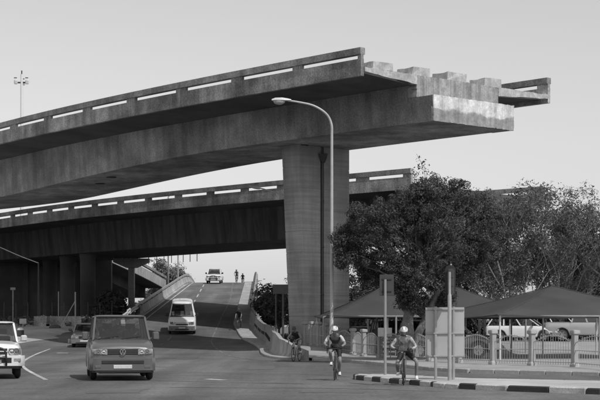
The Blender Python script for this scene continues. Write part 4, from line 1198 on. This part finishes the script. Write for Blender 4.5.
mb = MB(); mb.box(-.95, .95, -.08, .08, 32.1, 32.3); mb.tube([(0, 0, 33.2), (0, 0, 33.8)], .08, 6); mb.build('head_frame', STEELD, hm)
for x, y in ((-.75, -.2), (.75, -.2), (.1, .7)):
    mb = MB(); mb.rbox((x, y, 32.25), (.46, .42, .58), .08, Matrix.Rotation(.2, 3, 'X')); fl = mb.build('floodlight', PAINTW, hm)
    mb = MB(); mb.rbox((x, y-.3, 32.75), (.4, .1, .12), .02); mb.build('bracket', STEELD, fl)
for x, lab_ in ((-16.6, 'thin grey lamp post left of its twin beyond the ramp crest'), (-15.2, 'grey lamp post right of its twin beyond the ramp crest')):
    p_ = thing('lamp_post', lab_, 'lamp post', (x, 189 if x < -16 else 187, 2), 0, 'lamp posts beyond the crest')
    mb = MB(); mb.tube([(0, 0, 0), (0, 0, 16)], [.11, .08], 8); mb.build('pole', STEELG, p_)
    mb = MB(); mb.tube([(0, 0, 16), (.5, 0, 16.5), (2.0, 0, 16.7)], .06, 6); mb.build('arm', STEELM, p_)
    mb = MB(); mb.ell((2.3, 0, 16.7), (.45, .16, .12), 10, 6); mb.build('lamp_head', STEELM, p_)

# big sign seen from behind
sg = thing('road_sign', 'large pale road sign seen from behind on two posts', 'road sign', (4.09, 42.2, .12), RD(-2))
for k, (z0, z1) in enumerate(((.62, 1.29), (1.305, 2.03))):
    mb = MB(); mb.box(-.56, .53, -.004, .02, z0, z1, .004); mb.build('panel', SIGNBACK, sg)
for z in (.66, 1.3, 1.98):
    mb = MB(); mb.box(-.56, .53, -.045, -.005, z-.025, z+.025); mb.build('stiffener', STEELG, sg)
for x in (-.28, .22):
    mb = MB(); mb.tube([(x, -.09, -.2), (x, -.09, 2.05)], .042, 10); mb.build('post', STEELG, sg)
    for z in (.66, 1.3, 1.98):
        mb = MB(); mb.rbox((x, -.075, z), (.13, .12, .05), .01); mb.build('clamp', STEELG, sg)
def signal_head(parent, x, y, z0, z1, w_):
    mb = MB(); mb.box(x-w_/2, x+w_/2, y-.02, y+.16, z0, z1, .05); h_ = mb.build('signal_housing', STEELD, parent)
    mb = MB(); out = []
    W2, H0, H1 = w_*.72, z0-.06, z1+.12
    pts = [(x-W2, H0)] + [(x+W2, H0)] + [(x+W2*math.cos(a_), H1-W2+W2*math.sin(a_)) for a_ in [math.pi*k/10 for k in range(11)]]
    mb.loft([[(px_, y+.1+d, pz) for px_, pz in pts] for d in (0, .012)]); mb.build('backing_board', BLACKP, parent)
    n_ = 3
    for k in range(n_):
        zc = z0+(z1-z0)*(k+.5)/n_
        mb = MB(); mb.tube([(x, y+.15, zc), (x, y+.36, zc-.02)], w_*.38, 14, caps=False); mb.tube([(x, y+.15, zc), (x, y+.165, zc)], w_*.36, 14); mb.build('visor', BLACKP, h_)
        mb = MB(); mb.box(x-w_*.36, x+w_*.36, y-.035, y-.015, zc-.13, zc+.13, .01); mb.build('rear_cover', STEELD, h_)
tl = thing('traffic_light', 'traffic light seen from behind on a pale pole in front of the big sign', 'traffic light', (4.13, 41.4, .12))
mb = MB(); mb.tube([(0, 0, -.1), (0, 0, 2.35), (0, 0, 2.4), (0, 0, 3.0)], [.055, .055, .035, .035], 12); mb.build('pole', STEELG, tl)
signal_head(tl, .04, .08, 2.36, 3.08, .2)
mb = MB(); mb.ell((.04, .02, 3.2), (.03, .03, .03), 8, 6); mb.build('cap', STEELG, tl)
t2 = thing('traffic_sign', 'dark square board seen from behind on a thin dark pole at the painted kerb', 'sign', (2.63, 46.3, .12))
mb = MB(); mb.tube([(0, 0, -.1), (0, 0, 2.95)], [.045, .04], 10); mb.build('pole', STEELM, t2)
mb = MB(); mb.box(-.17, .27, .06, .1, 2.45, 3.1, .012); mb.build('board', STEELD, t2)
for z in (2.58, 2.95):
    mb = MB(); mb.box(-.1, .2, .035, .06, z-.02, z+.02); mb.build('bracket', BLACKP, t2)
s3 = thing('road_sign', 'dark rectangular sign board on a post beside the pier, in front of trees', 'road sign', (-1.0, 84, .3))
mb = MB(); mb.tube([(.05, .05, -.2), (.05, .05, 3.6)], .06, 8); mb.tube([(-.35, .05, -.2), (-.35, .05, 3.6)], .04, 8); mb.build('post', STEELD, s3)
mb = MB(); mb.box(-.52, .34, -.02, .02, 3.15, 3.68); mb.build('board', STEELD, s3)
s4 = thing('sign_plate', 'white rectangular plate with a black arrow tip hung on the fence behind the thin pole', 'sign', (385.5/1500*70-300/1500*70, 70.5, .13))
mb = MB(); mb.box(-.33, .33, -.01, .01, 1.02, 1.43, .004); pl_ = mb.build('plate', PAPER, s4)
mb = MB(); mb.add([(-.34, -.016, .98), (-.34, -.016, 1.47), (-.55, -.016, 1.22), (-.34, .0, .98), (-.34, .0, 1.47), (-.55, .0, 1.22)], [(0, 1, 2), (3, 5, 4), (0, 2, 5, 3), (2, 1, 4, 5), (1, 0, 3, 4)]); mb.build('arrow_tip', BLACKP, s4)
for x in (-.26, .26):
    mb = MB(); mb.tube([(x, .03, -.1), (x, .03, 1.4)], .02, 6); mb.build('post', STEELM, s4)

# ------------------------------------------------------------------ fence of concrete pillars and arched steel bars
fence = thing('bar_fence', 'low fence of pale concrete pillars and arched steel bars round the car park', 'fence', (0, 0, 0))
pil_px = [(622, 49.6), (575, 55.2), (532, 57.1), (493, 58.7), (459, 61.5), (430, 64.5), (403, 68.0), (380, 71.5), (363.5, 74.5), (353, 77), (337, 79.3), (326, 81), (318.5, 82.5), (312, 84), (305.5, 85.5)]
pil = [((px-300)*Y/1500, Y) for px, Y in pil_px]
def pz(x, y): return rise(x, y)+.12
def pillar_mesh():
    mb = MB(); prof = [(.14, 0), (.15, .1), (.145, .12), (.1, .18), (.1, 1.2), (.1, 1.21), (.15, 1.25), (.15, 1.34), (.13, 1.38), (.02, 1.4)]
    n = 4; rings = []
    for w_, z in prof:
        c_ = w_*.15; rings.append([(w_, -w_+c_, z), (w_, w_-c_, z), (w_-c_, w_, z), (-w_+c_, w_, z), (-w_, w_-c_, z), (-w_, -w_+c_, z), (-w_+c_, -w_, z), (w_-c_, -w_, z)])
    mb.loft(rings); return mb.mesh('pillar', CONCPALE)
pm_ = pillar_mesh()
for x, y in pil: 
    o = link('pillar', pm_, fence, (x, y, pz(x, y)-.02)); o.rotation_euler = (random.uniform(-.008, .008), random.uniform(-.01, .01), .5)
bar_m = MB().tube([(0, 0, .06), (0, 0, 1.0)], .01, 5).mesh('bar', BARP)
for (xa, ya), (xb, yb) in zip(pil, pil[1:]):
    L = math.hypot(xb-xa, yb-ya)
    if L < 1.0: nb = 6
    else: nb = min(17, max(6, int(L/.15)))
    a0_, a1_ = .14/L, 1-.14/L
    topz = lambda t: .9+.26*math.sin(math.pi*t)
    pt_ = lambda t, z: Vector((xa+(xb-xa)*t, ya+(yb-ya)*t, pz(xa+(xb-xa)*t, ya+(yb-ya)*t)+z))
    for z in (.16, .62):
        mb = MB(); mb.bar(pt_(a0_*.6, z), pt_(1-a0_*.6, z), .03, .03); mb.build('rail', BARP, fence)
    mb = MB(); mb.tube([pt_(a0_*.6+(1-1.2*a0_)*k/10, topz(k/10)) for k in range(11)], .016, 6); mb.build('arched_rail', BARP, fence)
    for k in range(nb):
        t = a0_+(a1_-a0_)*(k+.5)/nb; p = pt_(t, 0)
        o = link('bar', bar_m, fence, p); o.scale = (1, 1, (topz(t)+.05)/1.0)

# ------------------------------------------------------------------ shade canopies
def canopy(label, cx, cy, hx, hy, ze, zp, rz=0.0, rows=True, sag=.22):
    t = thing('shade_canopy', label, 'canopy', (cx, cy, .125), rz)
    mb = MB(); n = 22; vs = []; fs = []
    def z_at(u, v):
        m_ = max(abs(u), abs(v)); h_ = ze+(zp-ze)*(1-m_)**1.12
        e = 1-abs(abs(u)-abs(v)); 
        return h_ - sag*.5*math.sin(math.pi*m_)*e*.6 + (.12*(1-min(abs(u), abs(v))**2)*-1*m_**6 if True else 0)
    for j in range(n+1):
        for i in range(n+1):
            u, v = -1+2*i/n, -1+2*j/n; pin = 1-.05*(1-min(abs(u), abs(v)))*max(abs(u), abs(v))**4
            vs.append((u*hx*pin, v*hy*pin, z_at(u, v)))
    o_ = len(vs); vs += [(x, y, z-.012) for x, y, z in vs]
    for j in range(n):
        for i in range(n):
            a = j*(n+1)+i; q = (a, a+1, a+n+2, a+n+1); fs.append(q); fs.append(tuple(o_+k for k in reversed(q)))
    per = [i for i in range(n+1)] + [j*(n+1)+n for j in range(1, n+1)] + [n*(n+1)+i for i in range(n-1, -1, -1)] + [j*(n+1) for j in range(n-1, 0, -1)]
    for a, c in zip(per, per[1:]+per[:1]): fs.append((a, o_+a, o_+c, c))
    mb.add(vs, fs); cl = mb.build('fabric', FABRIC, t, smooth=False)
    for su in (-1, 1):
        for sv in (-1, 1):
            sm_ = MB(); sm_.tube([(su*hx*k/11, sv*hy*k/11, z_at(su*k/11, sv*k/11)+.012) for k in range(11)], .022, 4); sm_.build('seam', FABRIC, cl)
    # hem round the edge
    mb = MB(); loop = [Vector(vs[i])+Vector((0, 0, -.03)) for i in per]; mb.tube(loop+[loop[0]], .022, 5, caps=False); mb.build('hem', STEELD, cl)
    xs = (-1, 0, 1) if hx > 3.4 else (-1, 1)
    for u in xs:
        for v in (-1, 0, 1):
            if u == 0 and v == 0: continue
            mb = MB(); x, y = u*hx*.955, v*hy*.955; mb.tube([(x, y, -.15), (x, y, ze-.05)], .05, 8); mb.build('post', STEELM if (u+v) % 2 else STEELP, t)
    for v in (-1, 0, 1):
        mb = MB(); mb.tube([(-hx*.95, v*hy*.955, ze-.08), (hx*.95, v*hy*.955, ze-.08)], .04, 6); mb.build('beam', STEELM, t)
    for u in (-1, 1):
        for v in (-1, 1):
            mb = MB(); mb.tube([(u*hx*.93, v*hy*.93, ze-.14), (u*hx*.45, v*hy*.45, ze-.14+(zp-ze)*.42), (0, 0, zp-.3)], .03, 6); mb.build('rafter', STEELM, t)
    mb = MB(); mb.ell((0, 0, zp+.0), (.09, .09, .1), 8, 6); mb.build('finial', FABRIC, t)
    return t
canopy('peaked dark shade canopy over the parked cars at the right edge', 12.45, 74.0, 5.1, 5.6, 2.05, 3.5, RD(14))
canopy('dark shade canopy behind the big sign and traffic light', 8.3, 82.0, 4.3, 4.0, 2.15, 3.75, RD(5))
canopy('dark shade canopy left of the evergreen tree, reaching the tall pier', 4.6, 80.6, 3.5, 4.4, 2.1, 3.75, RD(4))

# ------------------------------------------------------------------ trees
def leaf_cloud(name, centers, radii, n_per, size, m, parent, seed, squash=.8, up=.35, kind=None, pw=.42):
    """thousands of small leaf blades gathered in clumps"""
    rg = np.random.default_rng(seed); C = np.repeat(np.array(centers), n_per, axis=0); Rr = np.repeat(np.array(radii), n_per)
    n = len(C); d = rg.normal(size=(n, 3)); d /= np.linalg.norm(d, axis=1)[:, None]
    rad = Rr*rg.random(n)**pw; P = C+d*rad[:, None]*np.array([1, 1, squash])
    nr = d+rg.normal(size=(n, 3))*.42; nr[:, 2] += up; nr /= np.linalg.norm(nr, axis=1)[:, None]
    a = np.cross(nr, rg.normal(size=(n, 3))); a /= np.linalg.norm(a, axis=1)[:, None]+1e-9; b_ = np.cross(nr, a)
    s = size*(.6+.8*rg.random(n))[:, None]
    V = np.empty((n, 4, 3)); V[:, 0] = P-a*s; V[:, 1] = P-b_*s*.42+nr*s*.12; V[:, 2] = P+a*s; V[:, 3] = P+b_*s*.42+nr*s*.12
    me = bpy.data.meshes.new(name); me.vertices.add(n*4); me.vertices.foreach_set('co', V.reshape(-1))
    me.loops.add(n*4); me.loops.foreach_set('vertex_index', np.arange(n*4, dtype=np.int32)); me.polygons.add(n)
    me.polygons.foreach_set('loop_start', np.arange(0, n*4, 4, dtype=np.int32)); me.polygons.foreach_set('loop_total', np.full(n, 4, dtype=np.int32))
    me.materials.append(m); me.update(); me.validate()
    o = link(name, me, parent)
    if kind: o['kind'] = kind
    return o
def limbs(rg, base, h, spread, r0, levels=3, first=.35, nb=4, lean=(0, 0), up=.8):
    """branching skeleton: list of polylines with radii, and the tips"""
    out = []; tips = []
    def grow(p, d, L, r, lv):
        pts = [p]; rad = [r]; q = p.copy(); dd = d.copy(); k = 5
        for i in range(k):
            dd = (dd+Vector((rg.uniform(-1, 1), rg.uniform(-1, 1), rg.uniform(-.3, .7)*up))*.16).normalized(); q = q+dd*L/k; pts.append(q.copy()); rad.append(r*(1-.62*(i+1)/k))
        out.append((pts, rad))
        if lv == 0: tips.append(q); tips.append(pts[3]); return
        for j in range(nb+(lv == levels)):
            t = rg.uniform(first if lv == levels else .3, 1.0); i = min(int(t*k), k-1); s_ = pts[i].lerp(pts[i+1], t*k-i)
            an = rg.uniform(0, 6.283); e = Vector((math.cos(an), math.sin(an), 0))*spread + dd*up + Vector((0, 0, .25)); grow(s_, e.normalized(), L*rg.uniform(.45, .68), rad[i]*.6, lv-1)
    grow(Vector(base), Vector((lean[0], lean[1], 1)).normalized(), h, r0, levels)
    return out, tips
def tree(label, loc, h, seed, leafm, bark, n_per=60, size=.1, crown_r=.5, spread=.8, r0=.16, trunks=1, levels=3, squash=.8, keep=1.0, name='tree', group=None, lean=(0, 0), first=.35, up=.8, extra=None, nb=4):
    rg = random.Random(seed); t = thing(name, label, 'tree', loc, rg.uniform(0, 6.28) if extra is None else 0, group)
    tips = []
    for k in range(trunks):
        ln = (lean[0]+(rg.uniform(-.3, .3) if trunks > 1 else 0), lean[1]+(rg.uniform(-.3, .3) if trunks > 1 else 0))
        br, tp__ = limbs(rg, (rg.uniform(-.15, .15)*(trunks > 1), rg.uniform(-.15, .15)*(trunks > 1), -.25), h*.62, spread, r0, levels, first, nb, ln, up); tips += tp__
        mb = MB()
        mb.tube(br[0][0], br[0][1], 10); mb.build('trunk', bark, t)
        mb = MB()
        for pts, rad in br[1:]: mb.tube(pts, [max(.008, q) for q in rad], 5, caps=False)
        mb.build('limbs', bark, t)
    tips = [p for p in tips if rg.random() < keep]
    cen = [tuple(p) for p in tips]; rd = [crown_r*rg.uniform(.6, 1.25) for _ in cen]
    if extra: cen += [e[0] for e in extra]; rd += [e[1] for e in extra]
    leaf_cloud('crown', cen, rd, n_per, size, leafm, t, seed, squash)
    return t
# the dense evergreen in front: a leaning double trunk and a broad lumpy crown
tx, ty = 5.05, 66.5
et = thing('evergreen_tree', 'dense dark evergreen tree with a leaning forked trunk in the middle of the view', 'tree', (tx, ty, .1))
rg = random.Random(11)
def T(px, py, dy=0.0): 
    Y = ty+dy; return Vector(((px-300)*Y/1500-tx, dy, 1.6-(py-327)*Y/1500-.1))
for pts, r0, r1 in (([T(413, 358), T(408, 330), T(409, 312), T(414, 292), T(420, 262), T(418, 225)], .3, .1), ([T(411, 347), T(420, 330), T(429, 312), T(440, 288), T(455, 262), T(468, 240)], .2, .07)):
    mb = MB(); pp = curve_pts(pts, 5); tubes(mb, pp, r0, r1, 12); mb.build('trunk', BARK, et)
mb = MB()
lobes = []
for px, py, rr_ in ((352, 252, .85), (350, 230, .8), (366, 222, .85), (372, 250, 1.0), (362, 270, .75), (385, 268, .9), (398, 240, 1.1), (386, 216, .9), (404, 212, 1.0), (412, 196, .9), (424, 188, .75), (437, 188, .7), (440, 206, 1.0), (458, 196, .75), (470, 206, .8), (484, 214, .8), (489, 232, .75), (478, 244, .9), (486, 256, .6), (462, 238, 1.1), (452, 262, 1.0), (432, 240, 1.2), (418, 266, 1.0), (400, 290, .55), (412, 284, .8), (430, 288, .8), (446, 284, .7), (466, 268, .7), (422, 222, 1.1), (404, 272, .9), (341, 240, .5), (343, 258, .5), (420, 305, .5), (442, 302, .45), (405, 300, .5)):
    for dy in ((-1.6, .2, 1.7) if rr_ > .8 else (-.7, .8)):
        lobes.append((T(px+rg.uniform(-5, 5), py+rg.uniform(-5, 5), dy+rg.uniform(-.5, .5)), rr_*rg.uniform(.75, 1.0)))
for c, r_ in lobes:
    s_ = T(414+rg.uniform(-4, 20), 275+rg.uniform(-20, 20)); mid_ = s_.lerp(c, .5)+Vector((0, 0, .25)); mb.tube([s_, mid_, c], [.045, .03, .01], 5, caps=False)
mb.build('limbs', BARK, et)
# sub clumps over every lobe so that the outline is ragged
sc, sr = [], []
for c, r_ in lobes:
    for k in range(13):
        d = Vector((rg.gauss(0, 1), rg.gauss(0, 1), rg.gauss(0, 1))).normalized(); sc.append(tuple(c+d*r_*rg.uniform(.5, .98))); sr.append(rg.uniform(.18, .36))
leaf_cloud('crown', sc, sr, 100, .055, LEAF1, et, 5, .85, .4, pw=.3)
# wispy pale crown showing above the evergreen
tree('airy pale tree whose top shows above the dense evergreen', (6.9, 80, 0), 9.9, 4, LEAF4, BARKL, n_per=16, size=.085, crown_r=.45, spread=.55, r0=.14, keep=.8, up=1.0)
for px, Y, h_, sd_, lb in ((352, 104, 5.2, 71, 'dark tree between the pier and the evergreen, above the left canopy'), (378, 100, 5.6, 72, 'dark tree behind the apex of the left canopy'), (405, 106, 6.5, 73, 'dark tree behind the forked trunk')):
    tree(lb, ((px-300)*Y/1500, Y, 0), h_, sd_, LEAF3, BARKD, n_per=46, size=.13, crown_r=.8, spread=.95, r0=.15, first=.05)
rg = random.Random(15)
hg = thing('hedge', 'dark untrimmed hedge along the back of the car park', 'hedge', (0, 0, 0))
cen, rd = [], []
for k in range(900):
    x = rg.uniform(3, 30); y = 101+rg.uniform(-1.2, 1.2)-.1*x; cen.append((x, y, .15+rg.uniform(0, 3.2)**1.0)); rd.append(rg.uniform(.25, .5))
leaf_cloud('foliage', cen, rd, 40, .12, LEAF3, hg, 16, .9, .3)
mb = MB()
for k in range(26): mb.tube([(3.5+k, 101-.1*(3.5+k), -.2), (3.5+k+.2, 101-.1*(3.5+k), 2.6)], .05, 5)
mb.build('stems', BARKD, hg)
BG = 'trees behind the car park'
spec_ = [(485, 97, 10.6, 21, LEAF2, BARKL, 2), (520, 92, 10.3, 22, LEAF2, BARKL, 3), (556, 95, 10.3, 23, LEAF2, BARKL, 3), (590, 100, 10.2, 24, LEAF3, BARKD, 1), (612, 92, 10.4, 25, LEAF4, BARKL, 1),
         (505, 108, 12.0, 26, LEAF3, BARKD, 1), (540, 110, 10.8, 27, LEAF3, BARKD, 1), (575, 112, 10.6, 28, LEAF3, BARKD, 1), (466, 104, 11.4, 29, LEAF3, BARKD, 1), (440, 104, 9, 30, LEAF3, BARKD, 1), (640, 104, 10.4, 33, LEAF3, BARKD, 1)]
labs_ = ['grey leaved tree just right of the evergreen crown', 'multi stemmed tree with pale bare branches left of the canopy peak', 'many stemmed tree with bleached branches directly above the canopy peak', 'dark round tree above the right end of the peaked canopy',
         'pale feathery tree at the extreme right edge', 'dark tree filling the gap between the two bleached trees', 'dark tree behind the bleached tree above the canopy peak', 'dark tall tree behind the right canopy slope',
         'dark tree behind the right flank of the evergreen', 'dark tree hidden behind the middle of the evergreen', 'dark tree beyond the right edge of the photo']
for (px, Y, h_, sd_, lm, bk_, tr_), lb in zip(spec_, labs_):
    dense = lm is LEAF3
    tree(lb, ((px-300)*Y/1500, Y, 0), h_, sd_, lm, bk_, n_per=64 if dense else 40, size=.12 if dense else .085, crown_r=1.05 if dense else .55, spread=.75 if not dense else .95, r0=.2 if tr_ == 1 else .11, trunks=tr_, levels=3, keep=.95 if dense else .72, first=.12 if dense else .2, up=.9, nb=4)
for px, Y, h_, sd_, lb in ((270, 126, 5.2, 41, 'bushy tree between the ramp wall and the dark sign board'), (279, 120, 4.7, 42, 'low bushy tree behind the dark sign board'), (290, 132, 6.0, 43, 'dark bush mostly hidden behind the pier')):
    tree(lb, ((px-300)*Y/1500, Y, 0), h_, sd_, LEAF3 if sd_ != 42 else LEAF2, BARKD, n_per=30, size=.13, crown_r=.6, spread=.8, r0=.12, first=.05)
for px, Y, h_, sd_, lb in ((156, 262, 11.0, 51, 'round distant tree beyond the ramp, left of the lamp posts'), (167, 270, 11.6, 52, 'distant tree beyond the ramp between the lamp posts'), (177, 280, 9.4, 53, 'small distant tree at the right end of the far clump')):
    tree(lb, ((px-300)*Y/1500, Y, 0), h_, sd_, LEAF4, BARKD, n_per=90, size=.2, crown_r=1.2, spread=.55, r0=.3, first=.25)  # pale leaves: distance haze is put into the colour of these trees
for px, Y, h_, sd_, lb in ((4, 165, 8.0, 61, 'dark tree in the shade at the far left under the decks'), (35, 172, 8.5, 62, 'dark tree in the shade behind the columns'), (106, 134, 2.2, 63, 'shrubby tree on the bank below the T shaped pier'), (72, 168, 8.0, 64, 'dark tree between the columns of the lower deck')):
    tree(lb, ((px-300)*Y/1500, Y, 2), h_, sd_, LEAF3, BARKD, n_per=36, size=.2, crown_r=1.0, spread=.9, r0=.15, first=.05)

# ------------------------------------------------------------------ under the decks on the left
def gp(px, Y): x = (px-300)*Y/1500; return x, Y, G(x, Y)
x, y, z = gp(74, 112)
lpst = thing('leaning_prop_post', 'white fence post with a diagonal brace standing on the sandy verge', 'post', (x, y, z))
mb = MB(); mb.tube([(.1, 0, -.2), (.1, 0, 2.6)], .05, 8); mb.build('post', STEELG, lpst)
mb = MB(); mb.tube([(.08, 0, 1.9), (-1.0, .1, .0)], .035, 6); mb.build('brace', STEELG, lpst)
x, y, z = gp(58.5, 114)
p3 = tag(MB().tube([(0, 0, -.2), (0, 0, 2.6)], .045, 8).build('fence_post', STEELM), 'thin grey post left of the braced post under the deck', 'post'); p3.location = (x, y, z)
x, y, z = gp(13, 118)
p4 = thing('marker_post', 'short grey post with a small head at the far left under the deck', 'post', (x, y, z))
mb = MB(); mb.tube([(0, 0, -.2), (0, 0, 2.7)], .05, 8); mb.build('pole', STEELM, p4)
mb = MB(); mb.rbox((0, 0, 2.75), (.4, .12, .22), .03); mb.build('plate', STEELM, p4)
wf = thing('wire_fence', 'wire mesh fence with thin posts crossing the shade under the decks', 'fence', (0, 0, 0))
fpts = [gp(px, 116+.02*px) for px in range(-20, 136, 12)]
for (xa, ya, za), (xb, yb, zb_) in zip(fpts, fpts[1:]):
    mb = MB(); mb.tube([(xa, ya, za-.2), (xa, ya, za+1.7)], .03, 6); mb.build('post', STEELD, wf)
    for hgt in (.15, .6, 1.05, 1.5):
        mb = MB(); mb.tube([(xa, ya, za+hgt), ((xa+xb)/2, (ya+yb)/2, (za+zb_)/2+hgt-.02), (xb, yb, zb_+hgt)], .012, 4); mb.build('wire', STEELD, wf)
# low pale barrier and odds and ends at the back of the verge
for px, w_, lab_ in ((64, 2.6, 'long low pale concrete barrier at the back of the sandy verge'), (42, 1.2, 'short low concrete block left of the long barrier on the verge')):
    x, y, z = gp(px, 113)
    o = MB(); o.loft([[(xx, yy, zz) for yy, zz in ((-.25, -.1), (-.25, .15), (-.1, .4), (-.08, .75), (.08, .75), (.1, .4), (.25, .15), (.25, -.1))] for xx in (-w_/2, w_/2)])
    o = o.build('concrete_barrier', CONC); o.location = (x, y, z); tag(o, lab_, 'barrier')
x, y, z = gp(23, 103)
sb = thing('small_sign', 'small square sign on a short post on the verge by the white pickup', 'sign', (x, y, z))
mb = MB(); mb.tube([(0, 0, -.1), (0, 0, .9)], .03, 6); mb.build('post', STEELM, sb)
mb = MB(); mb.box(-.24, .24, -.02, .02, .72, 1.08); mb.build('board', STEELG, sb)
x, y, z = gp(20.5, 101)
wb = thing('waste_drum', 'small pale topped drum lying by the small sign on the verge', 'drum', (x, y, z))
mb = MB(); mb.tube([(0, 0, 0), (0, 0, .04), (0, 0, .4), (0, 0, .44)], [.2, .24, .24, .2], 14); mb.build('drum', STEELD, wb)
mb = MB(); mb.ell((0, 0, .44), (.23, .23, .16), 14, 6); mb.build('lid', PAPER, wb)
x, y, z = hit(55, 329)[0], hit(55, 329)[1], 0
st_ = MB(); st_.ell((0, 0, 0), (.45, .3, .2), 9, 6); o = st_.build('boulder', SOIL); o.location = (x, y, G(x, y)+.1); tag(o, 'dark boulder lying on the edge of the sandy verge', 'boulder')
# a lamp in the shade on the left: pale arm, dark post
x, y, z = gp(38.5, 118)
def lv(px, py): return ((px-38.5)*118/1500, 0, 1.6+(327-py)*118/1500-z)
l4 = thing('street_lamp', 'street lamp in the shade under the lower deck, pale arm slanting out of frame', 'street lamp', (x, y, z))
mb = MB(); mb.tube([(0, 0, -.2), lv(38.5, 263)], [.09, .05], 8); mb.build('pole', STEELD, l4)
mb = MB(); tubes(mb, curve_pts([Vector(lv(*q)) for q in ((38.5, 263), (20, 256), (4, 249), (-8, 244))], 4), .035, .03, 6); mb.build('arm', STEELP, l4)
mb = MB(); mb.ell(lv(-12, 242.5), (.42, .17, .12), 12, 6, 0, Matrix.Rotation(.35, 3, 'Y')); mb.build('lamp_head', STEELP, l4)
# shrubs and grass
rg = random.Random(5)
cen, rd = [], []
for k in range(240):
    y = rg.uniform(112, 134); x = rg.uniform(-34, -16) ; cen.append((x, y, G(x, y)+.15)); rd.append(rg.uniform(.15, .4))
for k in range(260):
    y = rg.uniform(112, 200); x = rampL(y)-rg.uniform(.8, 5); cen.append((x, y, (zramp(y)-.1)*.6+zleft(y)*.4-.1)); rd.append(rg.uniform(.2, .5))
g_ = leaf_cloud('rough_grass', cen, rd, 26, .16, GRASS, None, 8, .7, .2); tag(g_, 'rough grass and weeds on the bank beside the ramp', 'grass', None, 'stuff')
cen, rd = [], []
for k in range(90):
    y = rg.uniform(88, 118); x = rampR(y)+rg.uniform(.9, 3.2); cen.append((x, y, G(x, y)+.35)); rd.append(rg.uniform(.25, .55))
g_ = leaf_cloud('shrubbery', cen, rd, 40, .13, LEAF3, None, 9, .8, .3); tag(g_, 'low dark shrubbery between the ramp wall and the pier', 'shrubs', None, 'stuff')
